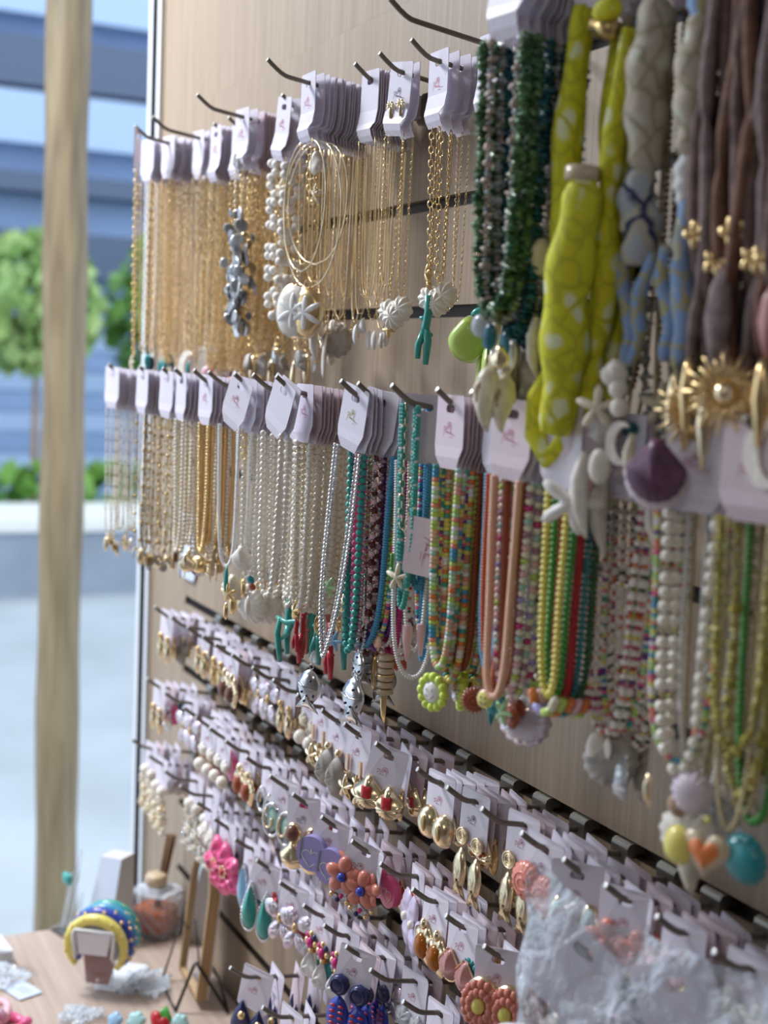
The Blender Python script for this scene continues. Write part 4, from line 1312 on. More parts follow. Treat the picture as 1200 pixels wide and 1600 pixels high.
necklace('U', 1.350, 0.151, 'dark blue stone chip necklace', 'N', 'card', [('chip_blue', 0.185, 0.045, 'U', 0)], [('oval:pearl', 0, -0.19, 1.0)], 0.1, 0.0)
pk('U', 1.350, 0.146, 0.122, 7, 'blue stone chip necklace', ['chip_blue', 'chip_clear', 'chip_blue', 'chip_green'], 0.185, 0.045, yaw=(0, 0.1), pend=['grey_coral', 'oval:pearl', 'grey_coral'])

# middle row, from the doorway end
pk('L', 0.364, 0.158, 0.125, 7, 'white bead chain necklace with pale gold leaf charms', 'white_fine', 0.165, 0.026, card='M', pend=['leaf:gold_pale', 'shell:gold', 'leaf:gold_pale'], yaw=(0.0, 0.2))
pk('L', 0.509, 0.159, 0.112, 12, 'bronze nub chain necklace with grey disc charms', ['gold_nubs', 'white_fine', 'gold_nubs'], 0.168, 0.028, card='M', pend=['disc:shell_grey', 'leaf:gold_pale', 'disc:shell_grey', 'shell:gold'], yaw=(-0.05, 0.1))
pk('L', 0.604, 0.158, 0.140, 4, 'bronze nub chain necklace', ['gold_nubs', 'white_fine'], 0.165, 0.026, card='M', yaw=(0.0, 0.1))
pk('L', 0.650, 0.155, 0.118, 9, 'cream pearl necklace with brown shell charms', ['pearl_small', 'pearl_cream', 'pearl_small'], 0.150, 0.030, card='M', pend=['oval:shell_brown', 'drop:shell_brown', 'oval:crystal', 'disc:mother_of_pearl'], yaw=(-0.05, 0.1))
pk('L', 0.718, 0.149, 0.116, 8, 'gold rope necklace with shell charms', ['rope', 'rope', 'pearl_small'], 0.135, 0.026, card='M', pend=['crab', 'oval:shell_white', 'starfish:gold_s', 'oval:shell_white', 'shell:cream'], yaw=(0.0, 0.1), roll=(-0.02, 0.02), logo='ink_red')
necklace('L', 0.752, 0.113, 'slim gold bar necklace', 'M', 'card', [('gold_bars', 0.16, 0.020, 'U', 0), ('gold_bars', 0.13, 0.014, 'U', 1)], [('leaf:gold', -0.002, -0.175, 1.1, 0.6), ('oval:shell_white', 0.003, -0.11, 1.0, 0.6)], -0.22, 0.0)
pk('L', 0.752, 0.106, 0.07, 9, 'white pearl necklace with gold shells', ['pearl_small', 'white_seed', 'pearl'], 0.155, 0.032, card='M', pend=['leaf:gold', 'oval:shell_white', 'leaf:gold'])
necklace('L', 0.832, 0.151, 'plain white bead necklace on a tilted card', 'M', 'card', [('white_thick', 0.145, 0.036, 'U', 0)], [('shell:gold', -0.010, -0.160, 1.2, 0.7)], 0.25, 0.42, 'ink_red', lean=1.0)
necklace('L', 0.832, 0.143, 'white bead and gold bar necklace', 'M', 'card', [('white_seed', 0.14, 0.032, 'U', 1), ('chain', 0.03, 0.01, 'U', 1)], [('shell:cream', 0, -0.15, 1.2, 0.5), ('leaf:gold', 0.004, -0.17, 1.1, 0.5)], 0.1, 0.1, price=True)
pk('L', 0.832, 0.136, 0.085, 12, 'white pearl necklace', ['pearl', 'white_thick', 'pearl_small', 'pearl_cream'], 0.15, 0.034, card='M', pend=['leaf:gold', 'oval:shell_white', 'fluted:shell_white', 'starfish:cream'])
necklace('L', 0.898, 0.119, 'white pearl necklace under a twisted card', 'M', 'card', [('pearl_mix', 0.165, 0.036, 'U', 0)], [('coral_wide', 0.012, -0.172, 1.0, 0.6)], 0.0, 0.0, None, single=('pearl', 0.155, 0.018, 'U', 2))
pk('L', 0.898, 0.113, 0.074, 10, 'white pearl necklace', ['pearl', 'pearl_mix', 'pearl_cream'], 0.158, 0.034, card='M', pend=['coral:turquoise', None, 'drop:rust', None, 'coral:salmon'])
necklace('L', 0.958, 0.155, 'white pearl necklace with a grey scallop', 'M', 'card', [], [('shell:white', 0.004, -0.125, 1.3, 0.6), ('starfish:gold', 0, -0.172, 1.0, 0.5), ('bar:turquoise', -0.010, -0.158, 1.1), ('leaf:gold', 0.006, -0.19, 0.9)], 0.15, 0.45, None, lean=1.0, single=('pearl', 0.155, 0.034, 'U', 1))
necklace('L', 0.958, 0.149, 'white pearl necklace', 'M', 'card', [('pearl', 0.155, 0.034, 'U', 0)], [('disc:teal', 0, -0.15, 0.6, 0.6), ('disc:rust', 0.006, -0.155, 0.55, 0.6), ('leaf:shell_white', 0.004, -0.17, 1.0)], 0.1, 0.35, lean=1.0)
necklace('L', 0.958, 0.134, 'pearl necklace with a red coral twig', 'M', 'card', [('pearl_mix', 0.16, 0.028, 'U', 1)], [('coral:red', 0.004, -0.165, 0.6, 0.5), ('starfish:gold', 0.0, -0.15, 1.0)], 0.0, 0.0, 'ink_red', single=('pearl', 0.158, 0.036, 'U', 0))
pk('L', 0.958, 0.128, 0.072, 14, 'cream pearl necklace', ['pearl', 'pearl_cream', 'pearl_mix', 'pearl_cream'], 0.158, 0.036, card='M', cc='card_pink', clasp='gold', pend=['oval:pearl_baroque', None, 'coral:red', None, 'starfish:gold', 'coral:turquoise'])
t = necklace('L', 1.102, 0.149, 'silver and crystal bead necklace with fish pendant', 'M', 'card', [('silver_ball', 0.185, 0.040, 'N', 0), ('crystal', 0.175, 0.030, 'N', 1)], [('fishbone', 0.0, -0.202, 1.1, 0.5), ('drop:crystal', 0.0, -0.184, 0.8)], 0.12, 0.22, 'ink_green', lean=0.35)
necklace('L', 1.102, 0.144, 'round turquoise bead necklace', 'M', 'card', [], [], 0.1, 0.05, clasp='silver', single=('round_turquoise', 0.17, 0.020, 'U', 3))
necklace('L', 1.102, 0.141, 'round hot pink bead necklace', 'M', 'card', [('crystal', 0.17, 0.02, 'U', 2)], [('fishbone', 0.004, -0.19, 1.15, 0.3)], 0.1, 0.0, single=('round_pink', 0.15, 0.012, 'U', 4))
necklace('L', 1.102, 0.136, 'silver bead and maroon stone necklace', 'M', 'card', [('silver_ball', 0.17, 0.022, 'U', 1), ('stone_mix', 0.155, 0.03, 'U', 0)], [('fishbone:silver_dark', 0.0, -0.19, 1.1, -0.4)], 0.1, 0.0)
pk('L', 1.102, 0.130, 0.108, 5, 'maroon stone bead necklace', ['stone_mix', 'crystal', 'stone_mix', 'magenta_seed'], 0.165, 0.032, card='M', pend=['fishbone', 'fishbone:silver_dark', 'drop:silver_dark'], jl=0.012)
necklace('L', 1.114, 0.131, 'blue disc bead necklace with a starfish', 'M', 'card', [('blue_disc', 0.165, 0.050, 'U', 0)], [('starfish:sky', -0.008, -0.160, 1.0, 0.0), ('starfish:lime', -0.026, -0.118, 0.95, 0.0), ('shell:gold', -0.004, -0.125, 1.0, 0.6)], 0.3, 0.18, 'ink_red')
necklace('L', 1.114, 0.125, 'lime and blue bead necklace with a purple flower', 'M', 'card', [('lime_round', 0.14, 0.03, 'U', 0), ('multi_fine', 0.155, 0.04, 'U', 0)], [('starfish:purple', 0.0, -0.145, 1.15, 0.1), ('disc:peach', 0.010, -0.150, 0.9)], 0.2, 0.05)
necklace('L', 1.114, 0.118, 'purple and white bead necklace', 'M', 'card', [('disc_purple', 0.15, 0.024, 'U', 0), ('white_seed', 0.16, 0.03, 'U', 1), ('magenta_seed', 0.15, 0.034, 'U', 0)], [('stack', 0.004, -0.165, 0.95, 0.0), ('bird_drop:gold', -0.012, -0.165, 0.7)], 0.2, 0.0)
pk('L', 1.114, 0.112, 0.096, 3, 'red and white bead necklace', ['disc_magenta', 'white_red', 'stone_mix'], 0.165, 0.03, card='M', pend=['bird_drop:gold', 'drop:orange', 'drop:darkorange'])
necklace('L', 1.186, 0.141, 'sea green bead necklace hung without a card', None, 'card', [('chain_pale', 0.10, 0.012, 'U', 0), ('green_white', 0.16, 0.014, 'U', 0), ('green_white', 0.145, 0.018, 'U', 1)], [('starfish:cream', -0.004, -0.125, 1.0, 0.2), ('coral:green', -0.012, -0.118, 0.4)], 0.3, 0.0)
necklace('L', 1.186, 0.128, 'sky blue and white bead necklace', 'M', 'card', [('blue_disc', 0.10, 0.012, 'U', 1), ('white_thick', 0.172, 0.040, 'U', 1), ('white_seed', 0.15, 0.02, 'U', 2)], [('horn', -0.003, -0.130, 0.95, 0.0), ('horn', 0.008, -0.128, 0.85, 0.3)], 0.95, 0.02, clasp='silver')
t = necklace('L', 1.186, 0.120, 'blue bead necklace whose card hangs sideways', None, 'card', [('blue_disc', 0.20, 0.010, 'U', 2), ('multi_fine', 0.19, 0.02, 'U', 1)], [('smile_bead', -0.0235, -0.1145, 1.0, 0.0)], 0.55, 0.0)
part('card', CARD[('S', 'card_pink', 0)], t, (0.030, -0.022, -0.108), (0.0, math.radians(95), 0.0), label='pinkish card hanging sideways with its slot to the side')
part('logo_print', LOGO['ink_red'], t, (0.0165, -0.0224, -0.1095), (0.0, math.radians(95), 0.0), scale=(1.25, 1, 1.25))
pk('L', 1.250, 0.141, 0.088, 15, 'multicoloured disc bead necklace', ['multi', 'multi', 'multi_fine', 'multi', 'lime_round', 'disc_rust'], 0.150, 0.034, card='M', cc='card_pink', yaw=(-0.05, 0.1), logo='ink_red', pend=['smile_flower', 'bar:neon', 'petal:rust', None, 'drop:peach', 'petal:silver', 'bar:neon'], jl=0.006)
necklace('L', 1.300, 0.128, 'orange disc bead necklace', 'M', 'card', [('disc_darkorange', 0.155, 0.020, 'U', 0), ('disc_blue', 0.14, 0.024, 'U', 3)], [('petal:rust', -0.012, -0.155, 1.1, 0.9)], 0.1, 0.0)
necklace('L', 1.300, 0.122, 'lime round bead necklace with a teal feather charm', 'M', 'card', [('lime_round', 0.152, 0.026, 'U', 1)], [('bar:teal', 0.0, -0.152, 1.1, 0.2), ('petal:teal', 0.006, -0.155, 1.0, 0.5)], 0.1, 0.0)
necklace('L', 1.300, 0.116, 'teal disc bead necklace with a lime eye charm', 'M', 'card', [('disc_teal', 0.150, 0.016, 'U', 0), ('disc_peach', 0.15, 0.034, 'U', 1)], [('petal:lime', 0.010, -0.158, 1.35, 0.0), ('petal:green', 0.012, -0.075, 0.65)], 0.1, 0.0)
pk('L', 1.300, 0.110, 0.085, 7, 'bright bead necklace', ['disc_rust', 'multi', 'lime_round', 'disc_darkorange', 'multi'], 0.148, 0.030, card='M', yaw=(0, 0.1), pend=['petal:lime', None, 'petal:teal', 'petal:rust', 'bar:lime'])
necklace('L', 1.350, 0.149, 'peach disc bead necklace with an eye bead', 'M', 'card_pink', [('disc_peach', 0.150, 0.026, 'U', 0)], [('smile_bead', 0.0, -0.148, 1.2, 0.2), ('disc:palepink', -0.002, -0.147, 0.9)], 0.15, 0.06, 'ink_red')
necklace('L', 1.350, 0.143, 'pearl and coloured disc bead necklace', 'M', 'card', [('disc_rust', 0.14, 0.02, 'U', 2)], [('starfish:lime', 0.0, -0.150, 1.0)], 0.1, 0.0, single=('pearl_color', 0.145, 0.030, 'U', 0))
necklace('L', 1.350, 0.136, 'pearl and coloured disc bead necklace', 'M', 'card', [('silver_ball', 0.14, 0.02, 'U', 2)], [('petal:rust', 0.0, -0.152, 1.0)], 0.1, 0.0, single=('pearl_color', 0.150, 0.030, 'U', 2))
pk('L', 1.350, 0.129, 0.112, 3, 'pearl and coloured bead necklace', ['pearl_color', 'lime_round'], 0.145, 0.03, card='M', pend=['petal:rust', 'fluted:iridescent'])
for j, (c, l) in enumerate((('yellow', 'yellow round bead necklace'), ('green', 'green round bead necklace'), ('red', 'red round bead necklace'), ('teal', 'teal round bead necklace'), ('darkgreen', 'dark green round bead necklace'))):
    t = necklace('L', 1.400, 0.143 - 0.006 * j, l, 'M', 'card', [('round_' + c if c != 'red' else 'disc_red', 0.135, 0.020, 'U', j % 3)] if j > 1 else [], [], 0.1, 0.0, single=('round_' + c, 0.135, 0.020, 'U', j) if j < 2 else None)
    for q, cc in enumerate(r.sample(['teal', 'shell_cream', 'pink', 'orange', 'lilac', 'palepink', 'lime', 'turquoise'], 4)):
        a = PI * (1.15 + 0.23 * q)
        part('tube_bead', ball_mesh(cc, 0.003, 0.005, 'drum'), t, (0.012 * math.cos(a), -0.003, -0.0425 - 0.132 + 0.014 * math.sin(a)), (0, -a, 0))
WR = ['oval:shell_white', 'disc:shell_white', None, 'fluted:shell_grey', 'drop:pearl_baroque', 'fluted:mother_of_pearl', None]
pk('L', 1.426, 0.114, 0.074, 12, 'white and red bead necklace', ['white_red', 'white_red', 'white_red', 'multi_fine', 'white_red', 'white_red'], 0.152, 0.044, card='M', yaw=(0.0, 0.2), pend=WR, jl=0.012, singles=3)
necklace('L', 1.500, 0.116, 'big pearl necklace knotted on gold cord', 'M', 'card', [('multi_fine', 0.15, 0.045, 'U', 2)], [('fluted:shell_lilac', 0.012, -0.152, 0.75), ('tusk:gold_pale', -0.016, -0.16, 0.5)], 0.45, 0.0, 'ink_red', single=('pearl_big', 0.155, 0.030, 'U', 0))
necklace('L', 1.500, 0.108, 'big pearl necklace knotted on gold cord', 'M', 'card', [('white_thick', 0.15, 0.02, 'U', 2)], [('disc:shell_brown', -0.004, -0.17, 1.0), ('drop:coral', 0.008, -0.12, 1.1), ('scrap' if False else 'disc:purple', 0.013, -0.105, 0.8)], 0.3, 0.0, single=('pearl_big', 0.160, 0.034, 'U', 2))
pk('L', 1.500, 0.100, 0.075, 4, 'gold cord and white bead necklace', ['gold_seed', 'white_thick', 'pearl_big', 'gold_seed'], 0.17, 0.03, card='M', yaw=(0, 0.1), pend=['fluted:shell_white', 'conch', 'fluted:crystal', 'heart'])
necklace('L', 1.550, 0.118, 'olive braided necklace with an orange heart', 'M', 'card_pink', [('olive_braid', 0.13, 0.034, 'U', 0), ('gold_seed', 0.175, 0.026, 'U', 1)], [('heart', -0.012, -0.178, 0.9, 0.1), ('lemon', -0.030, -0.180, 0.9, 0.0), ('smile_bead', -0.012, -0.17, 0.4)], 0.3, 0.0, 'ink_red')
necklace('L', 1.550, 0.109, 'olive braided necklace', 'M', 'card', [('olive_braid', 0.155, 0.03, 'U', 1), ('gold_seed', 0.165, 0.026, 'U', 2)], [('fluted:teal', 0.006, -0.175, 0.8)], 0.2, 0.0)
pk('L', 1.550, 0.100, 0.08, 3, 'green and gold bead necklace', ['round_green', 'gold_seed', 'olive_braid'], 0.165, 0.034, card='M')

# ------------------------------------------------------------------ scarf and cord necklaces at the near end of the top row
def scarf(X, d, label, mname, pts_r, extra=(), card=True, yaw=0.2):
    t = thing('scarf_necklace', label, 'necklace', (X, -d, rod_z(ZU, d)), (0, 0, yaw))
    if card:
        part('card', CARD[('N', 'card', 0)], t)
    for P, R in pts_r:
        part('fabric_loop', MB().tube(P, R, mname, 12).mesh('fabric_loop'), t)
    for p in extra:
        kind, x, y, z, sc, a = p
        part('pendant', pendant(kind), t, (x, y, z), (0, 0, a), scale=(sc, sc, sc))
    return t

def cloth_path(x0, x1, z0_, z1_, n=22, bul=1.0, R=0.010, amp=0.004, ph=0.0, y=0.0, knots=()):
    P, Q = [], []
    z0, z1 = z0_ * 1.0, z1_ * 1.0
    for i in range(n):
        s = i / (n - 1)
        z = z0 + (z1 - z0) * s
        P.append((x0 + (x1 - x0) * s + amp * math.sin(s * 9 + ph), y + amp * 0.6 * math.cos(s * 7 + ph), z))
        q = R * (0.45 + 0.55 * math.sin(PI * min(1, max(0, s * 0.96 + 0.02))) ** 0.5) * (1 + 0.10 * math.sin(s * 21 + ph))
        for k in knots:
            q *= 1 - 0.55 * math.exp(-((s - k) / 0.03) ** 2)
        Q.append(q)
    return P, Q

def ring_mesh(m, R=0.006):
    return MB().tpl('ring', (0, 0, 0), (R, R, R * 1.2), m, rotm('X', PI / 2)).mesh('ring')

t = scarf(1.400, 0.137, 'lemon yellow printed scarf necklace with a white starfish pendant', 'scarf_yellow',
          [cloth_path(-0.012, -0.016, -0.055, -0.280, R=0.0100, ph=1, amp=0.002, knots=(0.72,)), cloth_path(0.014, 0.002, -0.158, -0.318, R=0.0150, ph=0.4, y=-0.016, amp=0.0015, knots=(0.02,)),
           cloth_path(0.030, 0.014, -0.075, -0.330, R=0.0080, ph=2.2, amp=0.002, knots=(0.4, 0.75)),
           ([(-0.016, 0, -0.275), (-0.026, -0.004, -0.297), (-0.024, -0.006, -0.320), (-0.012, -0.006, -0.334), (-0.002, -0.004, -0.326), (0.002, 0, -0.306)], [0.006, 0.008, 0.008, 0.0075, 0.007, 0.005])],
          [('starfish:white', 0.018, -0.014, -0.340, 0.90, 0.75), ('fluted:shell_lilac', 0.004, 0.002, -0.295, 1.35, 0.1), ('oval:shell_cream', -0.030, -0.004, -0.195, 1.2, 0.9), ('tusk', -0.034, -0.002, -0.245, 0.9, 0.4), ('drop:peach', 0.020, -0.006, -0.335, 1.3, 0.4)])
part('collar_ring', MB().tube([(0.014, -0.016, -0.156), (0.014, -0.0165, -0.164)], [0.0105, 0.0105], 'tan', 14).mesh('collar_ring'), t)
part('collar_ring', MB().tube([(0.006, -0.004, -0.070), (0.024, -0.004, -0.076)], [0.006, 0.006], 'gold_dark', 12).mesh('collar_ring'), t)
part('fabric_knot', MB().pillow(ellipse(0.011, 0.008), 0.008, 'scarf_yellow', (0.016, -0.004, -0.063), 4).mesh('fabric_knot'), t)
t = scarf(1.400, 0.120, 'yellow scarf necklace tucked behind the lemon printed one', 'scarf_yellow', [cloth_path(0.004, 0.000, -0.07, -0.29, R=0.0085, ph=3, amp=0.002), cloth_path(0.022, 0.016, -0.075, -0.31, R=0.0075, ph=4, amp=0.002)],
          [('tusk:shell_white', 0.016, -0.004, -0.335, 1.3, 0.1), ('shell:cream', 0.004, -0.004, -0.315, 1.1, 0.4), ('oval:shell_grey', 0.0, 0, -0.30, 1.3, 0.3), ('shell:gold', 0.010, -0.004, -0.345, 1.0, 0.6)])
part('cord', MB().tube([(0.012, -0.002, -0.06), (0.010, -0.003, -0.16), (0.006, -0.002, -0.28)], 0.0022, 'cord_gold', 6).mesh('cord'), t)
part('cord', MB().tube([(0.016, 0.002, -0.06), (0.012, 0.001, -0.18), (0.010, 0.0, -0.30)], 0.0030, 'chip_blue', 6).mesh('cord'), t)
t = scarf(1.450, 0.121, 'cream and navy printed scarf necklace with shell charms', 'scarf_cream', [cloth_path(-0.008, -0.010, -0.058, -0.160, R=0.0135, ph=0.3, amp=0.001, knots=(0.98,))],
          [('starfish:cream', -0.014, -0.022, -0.285, 1.2, 0.5), ('moon', 0.004, -0.020, -0.318, 0.55, 0.2), ('fluted:shell_grey', -0.012, -0.016, -0.300, 0.6, 0.3), ('shell:white', -0.004, -0.020, -0.268, 0.9, 0.5), ('tusk:shell_white', -0.024, -0.020, -0.325, 1.2, 0.3), ('oval:shell_white', -0.010, -0.022, -0.322, 1.1, 0.5), ('tusk:shell_cream', 0.010, -0.016, -0.312, 0.8, 0.4)])
part('fabric_loop', MB().tube(*cloth_path(-0.012, -0.008, -0.156, -0.212, R=0.0125, ph=2, amp=0.0015), 'scarf_navy', 12).mesh('fabric_loop'), t)
part('fabric_loop', MB().tube(*cloth_path(-0.020, -0.012, -0.200, -0.275, R=0.0048, ph=2, amp=0.002), 'scarf_blue', 10).mesh('fabric_loop'), t)
part('fabric_loop', MB().tube(*cloth_path(0.000, -0.010, -0.205, -0.272, R=0.0048, ph=1, amp=0.002), 'scarf_blue', 10).mesh('fabric_loop'), t)
for q in range(3):
    part('bead', ball_mesh('pearl', 0.0062, 0.0062), t, (-0.004 + 0.002 * q, -0.018, -0.275 - 0.011 * q))
part('bead', ball_mesh('chip_blue', 0.006, 0.005), t, (-0.002, -0.006, -0.310))
t = scarf(1.480, 0.115, 'blue and ivory printed scarf necklace', 'scarf_blue', [cloth_path(0.0, -0.003, -0.045, -0.075, R=0.009, n=10, amp=0.0005), cloth_path(-0.005, -0.002, -0.172, -0.272, R=0.0075, ph=1.2, amp=0.0015, knots=(0.35,)), cloth_path(-0.020, -0.012, -0.20, -0.268, R=0.0045, ph=2, amp=0.002)],
          [('bird_drop:gold_pale', 0.000, -0.005, -0.268, 1.15, 0.5), ('bird_drop:gold', 0.010, -0.003, -0.285, 1.15, 0.5), ('drop:magenta', 0.004, 0.0, -0.335, 1.0, 0.0), ('drop:maroon', 0.012, 0.0, -0.29, 1.4, 0.0)])
part('fabric_loop', MB().tube(*cloth_path(-0.002, -0.004, -0.070, -0.150, R=0.0125, ph=0.6, amp=0.001, knots=(0.0,)), 'scarf_cream', 12).mesh('fabric_loop'), t)
part('fabric_loop', MB().tube(*cloth_path(-0.004, -0.006, -0.146, -0.178, R=0.0078, ph=0.6, amp=0.0005), 'cloth_white', 10).mesh('fabric_loop'), t)
part('pendant', pendant('shell:purple'), t, (0.004, -0.022, -0.312), (0, 0, 0.4), label='dark purple scallop with a pale rim', scale=(0.64, 0.64, 0.64))
necklace('U', 1.400, 0.104, 'tan cord and shell necklace behind the scarves', 'N', 'card', [('gold_seed', 0.27, 0.050, 'U', 0), ('chip_clear', 0.25, 0.03, 'U', 2), ('chip_blue', 0.24, 0.044, 'U', 1)], [('shell:cream', 0.0, -0.275, 1.3, 0.5), ('oval:shell_white', 0.014, -0.262, 1.2, 0.6), ('tusk:shell_white', -0.012, -0.262, 1.2, 0.3)], 0.0)
necklace('U', 1.450, 0.103, 'tan stone and shell necklace behind the scarves', 'N', 'card_pink', [('chip_clear', 0.255, 0.060, 'U', 3), ('gold_seed', 0.27, 0.030, 'U', 1)], [('shell:white', 0.010, -0.252, 1.3, 0.5), ('fluted:shell_white', -0.012, -0.262, 0.8, 0.6), ('starfish:cream', 0.0, -0.225, 1.3, 0.5), ('shell:grey', 0.020, -0.268, 1.0, 0.5), ('tusk:shell_white', 0.004, -0.270, 1.4, 0.4)], 0.0)
necklace('U', 1.480, 0.097, 'grey suede and shell necklace behind the blue scarf', 'N', 'card_pink', [('chip_tan', 0.25, 0.05, 'U', 0), ('olive_braid', 0.22, 0.026, 'U', 0)], [('shell:cream', 0.0, -0.255, 1.3, 0.5), ('drop:magenta', -0.012, -0.265, 1.3, 0.3), ('moon:shell_cream', 0.010, -0.265, 0.7, 0.5)], 0.0)
for q, (X, d) in enumerate(((1.400, 0.094), (1.450, 0.094), (1.450, 0.086), (1.480, 0.088), (1.480, 0.080))):
    necklace('U', X, d, 'grey suede cord necklace behind the scarves', 'N', 'card_pink', [('chip_tan' if q % 2 else 'gold_seed', 0.26, 0.05, 'U', q % 3), ('suede_grey', 0.23, 0.03, 'U', 1)], [('shell:cream', 0.0, -0.262, 1.1, 0.5)], 0.0)
bn = ['brown suede cord necklace with gold bird drops', 'brown suede cord necklace with a gold sunburst, behind another', 'brown suede cord necklace with gold petals and a sunburst', 'brown suede cord necklace at the near end', 'dark brown suede cord necklace deeper on its hook', 'dark brown suede cord necklace nearest the wall at the near end']
for j, (X, d) in enumerate(((1.510, 0.114), (1.510, 0.098), (1.540, 0.113), (1.570, 0.113), (1.540, 0.094), (1.570, 0.094))):
    t = thing('cord_necklace', bn[j], 'necklace', (X, -d, rod_z(ZU, d)), (0, 0, 0.2))
    part('card', CARD[('N', 'card', 0)], t)
    for q in range(7):
        part('suede_cord', MB().tube(*cloth_path(-0.022 + 0.0072 * q, -0.020 + 0.0066 * q, -0.05, -0.262 - 0.008 * (q % 3), R=0.0052 - 0.0006 * (q % 2), ph=q * 2 + j, amp=0.0022, y=-0.004 * (q % 2), knots=(0.3 + 0.07 * q, 0.8)), ('suede_brown', 'suede_grey', 'suede_brown', 'suede_rust')[(q + j) % 4], 8).mesh('suede_cord'), t)
    for q in range(3):
        part('gold_flower', pendant('goldflower'), t, (-0.016 + 0.015 * q, -0.006, -0.196 - 0.016 * ((q + j) % 2)), (0, 0.7 * q, 0.4), scale=(0.75, 0.75, 0.75))
    if j in (1, 2):
        part('pendant', pendant('sunburst'), t, (-0.018 if j == 1 else -0.006, -0.016, -0.272 if j == 1 else -0.262), (0, 0, 0.5))
    if j in (0, 3, 4, 5):
        part('pendant', pendant('bird_drop:gold'), t, (-0.012, -0.010, -0.262), (0, 0, 0.5)); part('pendant', pendant('bird_drop:gold_pale'), t, (0.002, -0.010, -0.278), (0, 0, 0.5))
    if j == 2:
        part('pendant', pendant('moon'), t, (0.018, -0.008, -0.315), scale=(0.8, 0.8, 0.8)); part('leather_leaf', pendant('bird_drop:suede_grey'), t, (-0.018, -0.012, -0.215), scale=(1.7, 1, 1.2)); part('leather_leaf', pendant('bird_drop:dustypink'), t, (0.016, -0.012, -0.225), scale=(1.3, 1, 0.8))

